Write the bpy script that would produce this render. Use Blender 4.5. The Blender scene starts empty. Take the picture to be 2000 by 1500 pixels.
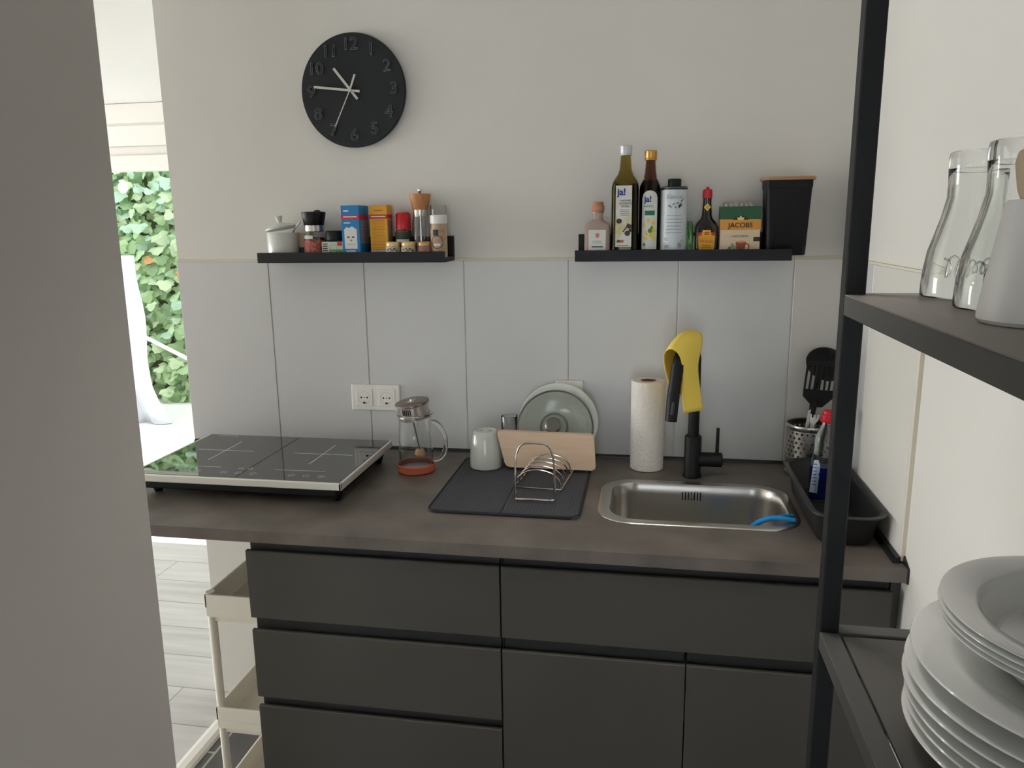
import bpy, bmesh, math, random
from mathutils import Vector, Matrix
random.seed(7)
C = bpy.context.scene.collection
sc = bpy.context.scene
PI = math.pi

# ------------------------------------------------------------------ camera
cam_d = bpy.data.cameras.new('camera')
cam = bpy.data.objects.new('camera', cam_d); C.objects.link(cam)
cam_d.sensor_fit = 'HORIZONTAL'; cam_d.sensor_width = 36.0
cam_d.lens = 1498.7 / 2000 * 36.0
cam_d.clip_start = 0.02
Rv = Vector((0.98482431, 0.17304553, -0.01327859))
Uv = Vector((-0.0224028, 0.20262052, 0.97900104))
Fv = Vector((-0.17210227, 0.96384655, -0.20342232))
cam.matrix_world = Matrix(((Rv.x, Uv.x, -Fv.x, 1.58149), (Rv.y, Uv.y, -Fv.y, -2.18948),
                           (Rv.z, Uv.z, -Fv.z, 1.58045), (0, 0, 0, 1)))
sc.camera = cam

# ------------------------------------------------------------------ world, sun, daylight, exposure
w = bpy.data.worlds.new('World'); sc.world = w; w.use_nodes = True
bg = w.node_tree.nodes['Background']
bg.inputs[0].default_value = (0.86, 0.93, 1.0, 1); bg.inputs[1].default_value = 3.0

def area(name, loc, rot, sx, sy, power, col):
    l = bpy.data.lights.new(name, 'AREA'); l.shape = 'RECTANGLE'; l.size = sx; l.size_y = sy
    l.energy = power; l.color = col
    o = bpy.data.objects.new(name, l); o.location = loc; o.rotation_euler = rot; C.objects.link(o)
    return o
sun_d = bpy.data.lights.new('sun', 'SUN'); sun_d.energy = 2.6; sun_d.angle = 0.01; sun_d.color = (1, .96, .9)
sun = bpy.data.objects.new('sun', sun_d); C.objects.link(sun)
sun.rotation_euler = Vector((.45, -.62, -1.13)).to_track_quat('-Z', 'Y').to_euler()
# daylight entering by the living-room window and an added fill light at the unseen hall door behind the camera
area('living_window_daylight', (-6.38, -.85, 1.15), (0, -PI/2, 0), 1.5, 4.4, 159, (1, .99, .97))
area('hall_fill_light', (1.50, -4.30, 1.35), (PI/2, 0, 0), .9, 1.9, .35, (1, .97, .93))
# unseen fill lamp added over the kitchen aisle to brighten worktop and plates
cl_ = area('aisle_fill_light', (1.48, -1.08, 2.235), (0, 0, 0), .34, .34, 1.4, (1, .965, .92)); cl_.data.spread = math.radians(84)
cl_.data.shape = 'DISK'
sc.view_settings.view_transform = 'Standard'
sc.view_settings.look = 'None'
sc.view_settings.gamma = 1
sc.view_settings.use_curve_mapping = False
sc.view_settings.exposure = 0.47

# ------------------------------------------------------------------ materials
def lin(c):
    return tuple((x/255/12.92 if x/255 <= .04045 else ((x/255+.055)/1.055)**2.4) for x in c) + (1,)
MATS = {}
def mat(name, rgb=(128, 128, 128), rough=.5, metal=0, trans=0, ior=1.5, noise=None, bump=None, spec=None, rgb2=None, coat=0, aniso=0):
    """noise=(scale, detail, stretch xyz, contrast) mixes rgb with rgb2; bump=(scale, strength, dist, stretch)"""
    if name in MATS: return MATS[name]
    m = bpy.data.materials.new(name); m.use_nodes = True; MATS[name] = m
    nt = m.node_tree; p = nt.nodes['Principled BSDF']
    p.inputs['Base Color'].default_value = lin(rgb); p.inputs['Roughness'].default_value = rough
    p.inputs['Metallic'].default_value = metal; p.inputs['IOR'].default_value = ior
    p.inputs['Transmission Weight'].default_value = trans
    if spec is not None: p.inputs['Specular IOR Level'].default_value = spec
    p.inputs['Coat Weight'].default_value = coat
    p.inputs['Anisotropic'].default_value = aniso
    if noise or bump:
        tc = nt.nodes.new('ShaderNodeTexCoord')
    if noise:
        mp = nt.nodes.new('ShaderNodeMapping'); mp.inputs['Scale'].default_value = noise[2]
        nt.links.new(tc.outputs['Object'], mp.inputs[0])
        n = nt.nodes.new('ShaderNodeTexNoise'); n.inputs['Scale'].default_value = noise[0]; n.inputs['Detail'].default_value = noise[1]
        nt.links.new(mp.outputs[0], n.inputs['Vector'])
        r = nt.nodes.new('ShaderNodeValToRGB')
        k = noise[3]
        r.color_ramp.elements[0].position = .5-k; r.color_ramp.elements[1].position = .5+k
        r.color_ramp.elements[0].color = lin(rgb); r.color_ramp.elements[1].color = lin(rgb2 or rgb)
        nt.links.new(n.outputs['Fac'], r.inputs[0]); nt.links.new(r.outputs[0], p.inputs['Base Color'])
    if bump:
        mp = nt.nodes.new('ShaderNodeMapping'); mp.inputs['Scale'].default_value = bump[3] if len(bump) > 3 else (1, 1, 1)
        nt.links.new(tc.outputs['Object'], mp.inputs[0])
        n = nt.nodes.new('ShaderNodeTexNoise'); n.inputs['Scale'].default_value = bump[0]; n.inputs['Detail'].default_value = 4
        nt.links.new(mp.outputs[0], n.inputs['Vector'])
        b = nt.nodes.new('ShaderNodeBump'); b.inputs['Strength'].default_value = bump[1]; b.inputs['Distance'].default_value = bump[2]
        nt.links.new(n.outputs['Fac'], b.inputs['Height']); nt.links.new(b.outputs[0], p.inputs['Normal'])
    return m
S1 = (1, 1, 1)
WALL = mat('painted plaster', (226, 223, 216), .85, noise=(3, 3, S1, .3), rgb2=(221, 218, 211), bump=(60, .12, .004))
CEIL = mat('white ceiling paint', (238, 237, 233), .9)
CREAM = mat('cream plaster', (226, 221, 206), .85)
TILE = mat('grey satin wall tile', (209, 209, 208), .32, noise=(6, 3, S1, .4), rgb2=(205, 205, 204))
GROUT = mat('light grout', (214, 211, 203), .9)
CAULK = mat('beige caulk', (222, 214, 196), .7)
WORK = mat('dark concrete laminate', (86, 79, 73), .45, noise=(9, 8, S1, .22), rgb2=(116, 107, 99), bump=(120, .08, .002))
WORKB = mat('black seal strip', (24, 24, 26), .4)
FRONT = mat('matt anthracite front', (76, 74, 69), .5, spec=.3, noise=(5, 4, S1, .4), rgb2=(72, 70, 65))
GRIP = mat('anthracite grip rail', (46, 46, 47), .5, spec=.3)
CARC = mat('anthracite carcass', (70, 68, 66), .6)
BLACK = mat('matt black metal', (13, 14, 17), .5, spec=.3)
LEDGE = mat('black painted ledge', (22, 24, 30), .5, spec=.3)
POST = mat('black powder coat', (34, 35, 37), .5, spec=.25)  # black coat darkened to hold the shade on the post fronts
RAIL = mat('lit black powder coat', (84, 83, 80), .5, spec=.3)  # same black coat, lightened to put the light on the rails
SHELF = mat('dark grey brown shelf board', (142, 133, 126), .5, noise=(30, 4, (1, 6, 1), .3), rgb2=(134, 126, 119))
SHELFM = mat('charcoal shelf tray', (84, 81, 77), .5)
STEEL = mat('brushed steel', (200, 196, 190), .28, metal=1, bump=(90, .05, .002, (1, 14, 1)))
CHROME = mat('chrome wire', (225, 220, 214), .12, metal=1)
SPOT = mat('hob edge steel', (226, 224, 216), .45, metal=.55)
WHITEP = mat('white plastic', (236, 233, 226), .35)
CARTW = mat('warm white trolley plastic', (248, 242, 228), .45)
PORC = mat('white glazed porcelain', (240, 240, 236), .12, coat=.3)
PALE = mat('pale grey green glaze', (206, 210, 202), .15, coat=.4)
SUGARW = mat('white stoneware glaze', (214, 216, 212), .25, coat=.3)
GLASS = mat('clear glass', (250, 252, 251), .0, trans=1, ior=1.45)
GREENGL = mat('clear greenish lid glass', (250, 253, 251), .02, trans=1, ior=1.3)
OLIVEG = mat('olive green bottle glass', (160, 142, 66), .03, trans=1, ior=1.3)
BROWNG = mat('brown bottle glass', (124, 74, 58), .03, trans=1, ior=1.3)
OIL = mat('dark oil', (16, 20, 22), .08)
OILB = mat('dark brown oil', (26, 15, 15), .08)
PAPER = mat('white label paper', (222, 222, 216), .6)
INK = mat('grey print', (70, 72, 76), .7)
LINK = mat('light grey print', (150, 152, 152), .7)
BLUEI = mat('royal blue print', (22, 48, 140), .6)
REDP = mat('red plastic', (200, 20, 36), .35)
REDI = mat('red print', (205, 40, 50), .6)
GREENI = mat('green print', (22, 120, 84), .6)
YEL = mat('yellow print', (232, 190, 40), .6)
YELD = mat('gold label', (224, 166, 30), .55)
WOOD = mat('light beech wood', (214, 172, 130), .5, noise=(14, 6, (1, 1, 9), .25), rgb2=(200, 155, 112))
MILLW = mat('oiled bamboo', (196, 138, 84), .5, noise=(22, 5, (6, 6, .6), .3), rgb2=(176, 118, 68))
CORK = mat('cork', (206, 150, 118), .8, noise=(220, 3, S1, .3), rgb2=(180, 124, 96))
GOLD = mat('gold cap', (196, 150, 80), .35, metal=.85)
TERRA = mat('orange silicone', (190, 96, 64), .5)
TERRAW = mat('pale red tray floor', (196, 78, 58), .35)
MAT = mat('dark blue grey microfibre', (76, 76, 82), .95, bump=(420, .5, .002, (1, .12, 1)))
MATB = mat('dark mat piping', (38, 38, 42), .9)
YCLOTH = mat('yellow viscose cloth', (255, 224, 100), .9, bump=(320, .3, .001))
TOWEL = mat('embossed paper towel', (238, 232, 224), .95, bump=(95, .9, .006))
PAN = mat('black nonstick', (38, 38, 39), .4, spec=.4)
BLKP = mat('black nylon', (16, 17, 20), .45, spec=.3)
BLUEP = mat('bright blue plastic', (20, 142, 214), .4)
BLUEL = mat('blue dish soap', (12, 34, 120), .08, trans=.3)
PETG = mat('clear PET', (238, 244, 244), .06, trans=1, ior=1.25)
HOBG = mat('black hob glass', (24, 24, 26), .02, ior=2.2)
HOBM = mat('hob markings', (240, 240, 240), .5)

def pane_mat():
    m = bpy.data.materials.new('window glass'); m.use_nodes = True; nt = m.node_tree
    out = nt.nodes['Material Output']; nt.nodes.remove(nt.nodes['Principled BSDF'])
    t = nt.nodes.new('ShaderNodeBsdfTransparent'); g = nt.nodes.new('ShaderNodeBsdfGlossy'); g.inputs['Roughness'].default_value = .01
    mx = nt.nodes.new('ShaderNodeMixShader'); mx.inputs[0].default_value = .005
    nt.links.new(t.outputs[0], mx.inputs[1]); nt.links.new(g.outputs[0], mx.inputs[2])
    nt.links.new(mx.outputs[0], out.inputs[0]); return m
PANE = pane_mat()

def brick_mat(name, c1, c2, cm, bw, rh, mortar, rough, offset=.5, rotz=0, streak=None):
    m = bpy.data.materials.new(name); m.use_nodes = True; nt = m.node_tree; p = nt.nodes['Principled BSDF']
    tc = nt.nodes.new('ShaderNodeTexCoord'); mp = nt.nodes.new('ShaderNodeMapping'); mp.inputs['Rotation'].default_value = (0, 0, rotz)
    b = nt.nodes.new('ShaderNodeTexBrick'); b.offset = offset
    b.inputs['Scale'].default_value = 1; b.inputs['Brick Width'].default_value = bw; b.inputs['Row Height'].default_value = rh
    b.inputs['Mortar Size'].default_value = mortar; b.inputs['Color1'].default_value = lin(c1); b.inputs['Color2'].default_value = lin(c2)
    b.inputs['Mortar'].default_value = lin(cm); b.inputs['Mortar Smooth'].default_value = .1
    nt.links.new(tc.outputs['Object'], mp.inputs[0]); nt.links.new(mp.outputs[0], b.inputs['Vector'])
    col = b.outputs['Color']
    if streak:
        mp2 = nt.nodes.new('ShaderNodeMapping'); mp2.inputs['Scale'].default_value = streak
        nt.links.new(tc.outputs['Object'], mp2.inputs[0])
        n = nt.nodes.new('ShaderNodeTexNoise'); n.inputs['Scale'].default_value = 3; n.inputs['Detail'].default_value = 6
        nt.links.new(mp2.outputs[0], n.inputs['Vector'])
        mx = nt.nodes.new('ShaderNodeMix'); mx.data_type = 'RGBA'; mx.blend_type = 'OVERLAY'; mx.inputs[0].default_value = .35
        nt.links.new(col, mx.inputs[6]); nt.links.new(n.outputs['Fac'], mx.inputs[7]); col = mx.outputs[2]
    nt.links.new(col, p.inputs['Base Color']); p.inputs['Roughness'].default_value = rough
    return m
SLATE = brick_mat('slate floor tile', (78, 76, 76), (86, 82, 80), (176, 172, 164), .60, .30, .004, .5, rotz=PI/2, streak=(3, 3, 3))
LAMI = brick_mat('pale grey laminate', (196, 194, 192), (206, 204, 202), (140, 138, 136), 1.28, .19, .0022, .45, streak=(.6, 9, 1))

# ------------------------------------------------------------------ mesh helpers
class B:
    def __init__(s): s.bm = bmesh.new(); s.mi = 0
    def _tag(s, n0, smooth=True):
        s.bm.faces.ensure_lookup_table()
        for f in s.bm.faces[n0:]: f.material_index = s.mi; f.smooth = smooth
    def box(s, x0, x1, y0, y1, z0, z1, bev=0, seg=2):
        n0 = len(s.bm.faces)
        r = bmesh.ops.create_cube(s.bm, size=1)
        vs = r['verts']
        for v in vs:
            v.co = Vector(((x0+x1)/2+v.co.x*(x1-x0), (y0+y1)/2+v.co.y*(y1-y0), (z0+z1)/2+v.co.z*(z1-z0)))
        if bev:
            es = list({e for v in vs for e in v.link_edges})
            bmesh.ops.bevel(s.bm, geom=es, offset=bev, segments=seg, affect='EDGES', profile=.5)
        s._tag(n0, False); return s
    def lathe(s, prof, cx=0, cy=0, seg=40, close=False, a0=0, a1=2*PI):
        """prof: list of (r, z); r==0 makes a pole"""
        n0 = len(s.bm.faces); rings = []
        full = abs(a1-a0-2*PI) < 1e-6
        n = seg if full else seg+1
        for r, z in prof:
            if r < 1e-7: rings.append([s.bm.verts.new((cx, cy, z))])
            else: rings.append([s.bm.verts.new((cx+r*math.cos(a0+(a1-a0)*i/seg), cy+r*math.sin(a0+(a1-a0)*i/seg), z)) for i in range(n)])
        pairs = list(zip(rings, rings[1:]))
        if close: pairs.append((rings[-1], rings[0]))
        for a, b in pairs:
            m = max(len(a), len(b))
            for i in range(seg):
                j = (i+1) % n
                q = [a[i % len(a)], a[j % len(a)], b[j % len(b)], b[i % len(b)]]
                u = []
                for v in q:
                    if v not in u: u.append(v)
                if len(u) > 2:
                    try: s.bm.faces.new(u)
                    except ValueError: pass
        s._tag(n0); return s
    def loft(s, secs, seg=32, caps=True):
        """secs: (z, rx, ry, n[, cx, cy]) superellipse sections"""
        n0 = len(s.bm.faces); rings = []
        for t in secs:
            z, rx, ry, n = t[:4]; cx, cy = (t[4], t[5]) if len(t) > 4 else (0, 0)
            ring = []
            for i in range(seg):
                a = 2*PI*(i+.5)/seg; c, d = math.cos(a), math.sin(a)
                ring.append(s.bm.verts.new((cx+rx*math.copysign(abs(c)**(2/n), c), cy+ry*math.copysign(abs(d)**(2/n), d), z)))
            rings.append(ring)
        for a, b in zip(rings, rings[1:]):
            for i in range(seg): s.bm.faces.new((a[i], a[(i+1) % seg], b[(i+1) % seg], b[i]))
        if caps:
            s.bm.faces.new(rings[0][::-1]); s.bm.faces.new(rings[-1])
        s._tag(n0); return s
    def tube(s, pts, r, seg=10, closed=False, smooth=0):
        n0 = len(s.bm.faces); P = [Vector(p) for p in pts]
        for _ in range(smooth):
            Q = []
            m = len(P)
            for i in range(m if closed else m-1):
                a, b = P[i], P[(i+1) % m]; Q += [a*.75+b*.25, a*.25+b*.75]
            if not closed: Q = [P[0]]+Q[1:-1]+[P[-1]]
            P = Q
        m = len(P); rings = []; prev = None
        for i in range(m):
            if closed: t = P[(i+1) % m]-P[i-1]
            else: t = P[min(i+1, m-1)]-P[max(i-1, 0)]
            t.normalize()
            if prev is None:
                u = t.orthogonal().normalized()
            else:
                u = prev-t*prev.dot(t)
                u = u.normalized() if u.length > 1e-6 else t.orthogonal().normalized()
            prev = u; v = t.cross(u)
            rr = r
            if isinstance(r, (list, tuple)):
                q = i*(len(r)-1)/(m-1); k0 = min(int(q), len(r)-2); rr = r[k0]*(1-q+k0)+r[k0+1]*(q-k0)
            rings.append([s.bm.verts.new(P[i]+u*rr*math.cos(2*PI*k/seg)+v*rr*math.sin(2*PI*k/seg)) for k in range(seg)])
        for i in range(m if closed else m-1):
            a, b = rings[i], rings[(i+1) % m]
            off = 0
            if closed and i == m-1:
                off = min(range(seg), key=lambda o: (b[o].co-a[0].co).length)
            for k in range(seg): s.bm.faces.new((a[k], a[(k+1) % seg], b[(k+1+off) % seg], b[(k+off) % seg]))
        if not closed:
            s.bm.faces.new(rings[0][::-1]); s.bm.faces.new(rings[-1])
        s._tag(n0); return s
    def prism(s, poly, d, axis='y', at=0):
        """poly of 2D points extruded by d along axis from at. axis y: poly=(x,z); x: (y,z); z: (x,y)"""
        n0 = len(s.bm.faces)
        f = {'y': lambda p, t: (p[0], t, p[1]), 'x': lambda p, t: (t, p[0], p[1]), 'z': lambda p, t: (p[0], p[1], t)}[axis]
        a = [s.bm.verts.new(f(p, at)) for p in poly]; b = [s.bm.verts.new(f(p, at+d)) for p in poly]
        n = len(poly)
        for i in range(n): s.bm.faces.new((a[i], a[(i+1) % n], b[(i+1) % n], b[i]))
        s.bm.faces.new(a[::-1]); s.bm.faces.new(b)
        s._tag(n0, False); return s
    def sphere(s, c, rx, ry=None, rz=None, u=20, v=12):
        n0 = len(s.bm.faces); ry = ry or rx; rz = rz or rx
        r = bmesh.ops.create_uvsphere(s.bm, u_segments=u, v_segments=v, radius=1)
        for q in r['verts']: q.co = Vector((c[0]+q.co.x*rx, c[1]+q.co.y*ry, c[2]+q.co.z*rz))
        s._tag(n0); return s
    def grid(s, rows):
        n0 = len(s.bm.faces); V = [[s.bm.verts.new(p) for p in r] for r in rows]
        for i in range(len(V)-1):
            for j in range(len(V[0])-1): s.bm.faces.new((V[i][j], V[i][j+1], V[i+1][j+1], V[i+1][j]))
        s._tag(n0); return s
    def xf(s, M):
        bmesh.ops.transform(s.bm, matrix=M, verts=s.bm.verts); return s
    def obj(s, name, m, parent=None, ang=35, smooth=True, loc=None):
        bmesh.ops.recalc_face_normals(s.bm, faces=s.bm.faces)
        me = bpy.data.meshes.new(name); s.bm.to_mesh(me); s.bm.free()
        for k in (m if isinstance(m, (list, tuple)) else [m]): me.materials.append(k)
        if not smooth: me.polygons.foreach_set('use_smooth', [False]*len(me.polygons))
        else:
            fl_ = [p.use_smooth for p in me.polygons]; me.set_sharp_from_angle(angle=math.radians(ang)); me.polygons.foreach_set('use_smooth', fl_)
        o = bpy.data.objects.new(name, me); C.objects.link(o)
        if loc: o.location = loc
        if parent: o.parent = parent
        return o

def tag(o, label, cat, group=None):
    o['label'] = label; o['category'] = cat
    if group: o['group'] = group
    return o
def thing(name, label, cat, loc=(0, 0, 0), rz=0, group=None, rot=None):
    o = bpy.data.objects.new(name, None); C.objects.link(o); o.location = loc
    o.rotation_euler = rot or (0, 0, rz); o.empty_display_size = .02
    return tag(o, label, cat, group)
def struct(o): o['kind'] = 'structure'; return o
def dup(root, loc=None, label=None, rz=None):
    r = root.copy(); C.objects.link(r)
    if loc: r.location = loc
    if rz is not None: r.rotation_euler = (0, 0, rz)
    if label: r['label'] = label
    for ch in list(root.children):
        c = ch.copy(); C.objects.link(c); c.parent = r
        for g in list(ch.children):
            d = g.copy(); C.objects.link(d); d.parent = c
    return r

def text(body, size, m, parent, f, name='lettering', ext=.0003, off=0, align='CENTER', sx=1, slant=0, space=1, bev=0, outline=False):
    """flat text in (u, v, depth) mapped by f to local coordinates"""
    cu = bpy.data.curves.new('t', 'FONT'); cu.body = body; cu.size = size; cu.align_x = align; cu.align_y = 'CENTER'
    cu.extrude = ext; cu.offset = off; cu.shear = slant; cu.space_character = space; cu.resolution_u = 3
    cu.bevel_depth = bev
    if outline: cu.fill_mode = 'NONE'
    o = bpy.data.objects.new('t', cu); C.objects.link(o)
    dg = bpy.context.evaluated_depsgraph_get(); dg.update()
    me = bpy.data.meshes.new_from_object(o.evaluated_get(dg)); me.name = name
    bpy.data.objects.remove(o); bpy.data.curves.remove(cu)
    for v in me.vertices:
        v.co = Vector(f(v.co.x*sx, v.co.y, v.co.z))
    me.materials.clear(); me.materials.append(m)
    r = bpy.data.objects.new(name, me); C.objects.link(r)
    if parent: r.parent = parent
    return r
def front(x, y, z):                   # text on a face looking to -y
    return lambda u, v, d: (x+u, y-d, z+v)
def wrap(r, z, a=0):                  # text round a vertical cylinder, facing -y at a=0
    return lambda u, v, d: ((r+d)*math.sin(a+u/r), -(r+d)*math.cos(a+u/r), z+v)
def cyl_label(r, z0, z1, w, a=0, n=14, t=.0004, top=None):
    """label patch wrapped round a cylinder"""
    b = B(); rows = []
    for i in range(n+1):
        u = -w/2+w*i/n; zt = z1 if top is None else top(u/(w/2))
        rows.append([((r+t)*math.sin(a+u/r), -(r+t)*math.cos(a+u/r), z) for z in (z0, z0*.5+zt*.5, zt)])
    return b.grid(rows)
def lines(b, x0, x1, z, y, n, dz, h=.0009, ragged=.25):
    for i in range(n):
        k = random.random()*ragged*(x1-x0)/2
        b.box(x0+k, x1-k, y-.0003, y, z-i*dz, z-i*dz+h)
    return b

# ------------------------------------------------------------------ setting
ZW = .908        # worktop height
XR = 2.098       # right wall
H = 2.31
X0 = .145        # free end of the back wall
def wallbox(name, a, m=WALL):
    return struct(B().box(*a).obj(name, m, smooth=False))
wallbox('wall_back', (X0, XR, 0.0, .12, 0, H))
wallbox('wall_right', (XR, XR+.12, -4.4, .12, 0, H))
struct(B().prism([(.797, 0), (.9065, 0), (.9245, H), (.797, H)], 3.1, 'y', -4.4).obj('wall_left', mat('plaster greyed for shade', (197, 191, 184), .85, bump=(60, .12, .004)), smooth=False))  # wall plaster greyed to put its shade into the colour
b = B(); b.box(.917, 1.02, -4.52, -4.4, 0, H); b.box(1.98, XR, -4.52, -4.4, 0, H); b.box(1.02, 1.98, -4.52, -4.4, 2.1, H)
struct(b.obj('wall_front', WALL, smooth=False))
b = B(); b.box(-6.6, -6.48, -4.4, -3.1, 0, H); b.box(-6.6, -6.48, 1.4, 2.15, 0, H)
b.box(-6.6, -6.48, -3.1, 1.4, 0, .35); b.box(-6.6, -6.48, -3.1, 1.4, 1.95, H)
struct(b.obj('wall_living', WALL, smooth=False))
b = B(); b.box(-6.6, -2.71, 2.15, 2.3, 0, H); b.box(-.906, .6, 2.15, 2.3, 0, H); b.box(-2.71, -.906, 2.20, 2.3, 2.18, H)
struct(b.obj('wall_garden', WALL, smooth=False))
wallbox('wall_divider', (.5, .62, .12, 2.15, 0, H))
wallbox('wall_rear', (-6.6, .797, -4.52, -4.4, 0, H))
wallbox('ceiling', (-6.6, XR+.12, -4.52, 2.3, H, H+.1), CEIL)
struct(B().box(.247, XR, -4.4, .12, -.1, 0).obj('floor', SLATE, smooth=False))
struct(B().box(-6.6, .247, -4.4, 2.15, -.1, 0).obj('floor', LAMI, smooth=False))
# threshold strip between laminate and slate
struct(B().prism([(.218, 0.0), (.222, .010), (.236, .014), (.258, .014), (.270, .009), (.274, 0.0)], 4.28, 'y', -4.4).obj('trim_3', WHITEP))
# tiled splashback: panels with narrow joints over a grout bed
TX = .4484; TP = .3036; ZT = 1.480
b = B()
xs = [X0] + [TX+TP*k for k in range(6)] + [XR-.008]
for a, c in zip(xs, xs[1:]):
    b.box(a+.0016, c-.0016, -.009, -.002, ZW+.006, ZT, .0012, 1)
b.mi = 1; b.box(X0, XR-.006, -.0062, 0, ZW+.004, ZT-.001)
b.mi = 2; b.prism([(-.009, ZT), (-.004, ZT+.006), (0, ZT+.008), (0, ZT-.001)], XR-X0-.01, 'x', X0)
struct(b.obj('trim_1', [TILE, GROUT, CAULK], smooth=False))
b = B()
for a, c in ((-.302, -.009), (-.642, -.302)):
    b.box(XR-.009, XR-.002, a+.0016, c-.0016, ZW+.006, ZT, .0012, 1)
b.mi = 1; b.box(XR-.0062, XR, -.640, -.006, ZW+.004, ZT-.001)
b.mi = 2; b.box(XR-.008, XR, -.650, -.6405, ZW+.004, ZT); b.box(XR-.007, XR, -.650, -.006, ZT, ZT+.005)
struct(b.obj('trim_2', [TILE, GROUT, CAULK], smooth=False))
b = B(); b.box(-6.48, -2.71, 2.135, 2.15, 0, .06); b.box(-.906, .5, 2.135, 2.15, 0, .06)
struct(b.obj('baseboard_garden', WHITEP, smooth=False))

lp = thing('added_aisle_lamp', 'flat round white fill lamp added unseen above the kitchen aisle', 'lamp', (1.48, -1.08, H))  # lamp body added for the aisle fill light, never in view
B().lathe([(0, -.001), (.19, -.001), (.19, -.045), (.18, -.055), (.175, -.055), (.175, -.03), (0, -.03)], seg=48).obj('housing', WHITEP, lp)

# garden window with roller-shutter box
def window(name):
    o = bpy.data.objects.new(name, None); C.objects.link(o); o['kind'] = 'structure'; return o
w1 = window('window_1')
wx0, wx1 = -2.71, -.906
b = B(); b.box(wx0, wx1, 2.10, 2.20, 2.197, H-.002, .003); b.box(wx0, wx1, 2.112, 2.20, 2.184, 2.199)
b.box(wx0, wx1, 2.10, 2.20, 2.068, 2.184, .003)
b.obj('shutter_box', WHITEP, w1)
b = B(); b.box(wx0, wx1, 2.13, 2.20, 2.015, 2.068, .003); b.box(wx0, wx1, 2.10, 2.20, 1.925, 2.015, .004)
b.box(wx0, wx0+.09, 2.10, 2.20, 0.05, 1.925, .004); b.box(wx1-.09, wx1, 2.10, 2.20, 0.05, 1.925, .004)
b.box(wx0, wx1, 2.12, 2.20, 0, .03, .004)
b.obj('window_frame', WHITEP, w1)
B().box(wx0+.09, wx1-.09, 2.155, 2.165, .03, 1.925).obj('pane', PANE, w1, smooth=False)
w2 = window('window_2')
b = B()
for y in (-3.1, -1.6, -.15, 1.33): b.box(-6.56, -6.49, y, y+.07, .35, 1.95)
for z in (.35, 1.88): b.box(-6.56, -6.49, -3.1, 1.4, z, z+.07)
b.obj('window_frame', WHITEP, w2, smooth=False)
B().box(-6.53, -6.52, -3.03, 1.33, .42, 1.88).obj('pane', PANE, w2, smooth=False)
d1 = window('door_1')
b = B()
for x in (1.02, 1.91): b.box(x, x+.07, -4.49, -4.43, 0, 2.1)
for z in (0, 2.0): b.box(1.02, 1.98, -4.49, -4.43, z, z+.1)
b.obj('door_frame', WHITEP, d1, smooth=False)
B().box(1.09, 1.91, -4.465, -4.455, .1, 2.0).obj('pane', PANE, d1, smooth=False)

# ------------------------------------------------------------------ garden outside
struct(B().box(-9, 3, 2.3, 6.5, -.2, -.02).obj('ground', mat('pale paving', (214, 210, 204), .8), smooth=False))
def leaf_mat(name, c):
    m = mat(name, c, .5); p = m.node_tree.nodes['Principled BSDF']; nt = m.node_tree
    tr = nt.nodes.new('ShaderNodeBsdfTranslucent'); tr.inputs[0].default_value = lin(c)
    mx = nt.nodes.new('ShaderNodeMixShader'); mx.inputs[0].default_value = .5
    nt.links.new(p.outputs[0], mx.inputs[1]); nt.links.new(tr.outputs[0], mx.inputs[2])
    nt.links.new(mx.outputs[0], nt.nodes['Material Output'].inputs[0]); return m
LEAF = [leaf_mat('ivy leaf green', (186, 212, 162)), leaf_mat('ivy leaf light', (210, 226, 186)), leaf_mat('ivy leaf dark', (152, 180, 136)),  # leaf greens paled so the washed-out haze sits in the colour
        leaf_mat('ivy leaf blue green', (188, 214, 190)), leaf_mat('autumn leaf', (222, 160, 104)), mat('ivy stem', (140, 108, 88), .8)]
b = B()
shape = [(0, 0), (.55, -.12), (.95, .3), (.62, .5), (.5, .9), (0, 1.25), (-.5, .9), (-.62, .5), (-.95, .3), (-.55, -.12)]
for i in range(4800):
    x = random.uniform(-4.9, -1.2); z = random.uniform(-.02, 3.0); y = 4.15+random.uniform(0, .32)
    k = random.uniform(.05, .10)
    b.mi = random.choice([0, 0, 1, 1, 2, 3]) if random.random() > .012 else 4
    Mx = Matrix.Translation((x, y, z)) @ Matrix.Rotation(random.uniform(-.7, .7), 4, 'Z') @ Matrix.Rotation(PI/2+random.uniform(-.9, .5), 4, 'X') @ Matrix.Rotation(PI+random.uniform(-.8, .8), 4, 'Z')
    c = b.bm.verts.new(Mx @ Vector((0, .45*k, .18*k)))
    vs = [b.bm.verts.new(Mx @ Vector((p[0]*k, p[1]*k, 0))) for p in shape]
    for j in range(10):
        f = b.bm.faces.new((c, vs[j], vs[(j+1) % 10])); f.material_index = b.mi
b.mi = 5
for i in range(40):
    x = random.uniform(-4.8, -1.3)
    pts = [(x, 4.5, -.01)]
    for k in range(8): pts.append((pts[-1][0]+random.uniform(-.15, .15), 4.46+random.uniform(-.04, .04), pts[-1][2]+.37))
    b.tube(pts, .008, 5)
ivy = b.obj('ivy', LEAF, smooth=False); tag(ivy, 'dense green climbing ivy covering the garden wall outside the window', 'ivy'); ivy['kind'] = 'stuff'
gw = B().box(-9, 3, 4.55, 4.75, -.02, 2.95).obj('garden_wall', mat('dull olive garden wall', (112, 116, 92), .9), smooth=False)  # one even olive tone behind the leaves
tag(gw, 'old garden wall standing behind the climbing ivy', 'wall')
fl = B().sphere((0, 0, 0), .045, .03, .05).obj('flower', WHITEP); fl.location = (-2.95, 4.02, 1.94)
fl.parent = ivy; fl['label'] = 'round white bloom'
SHEET = mat('white translucent sheeting', (226, 230, 240), .4)
rows = []
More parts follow.
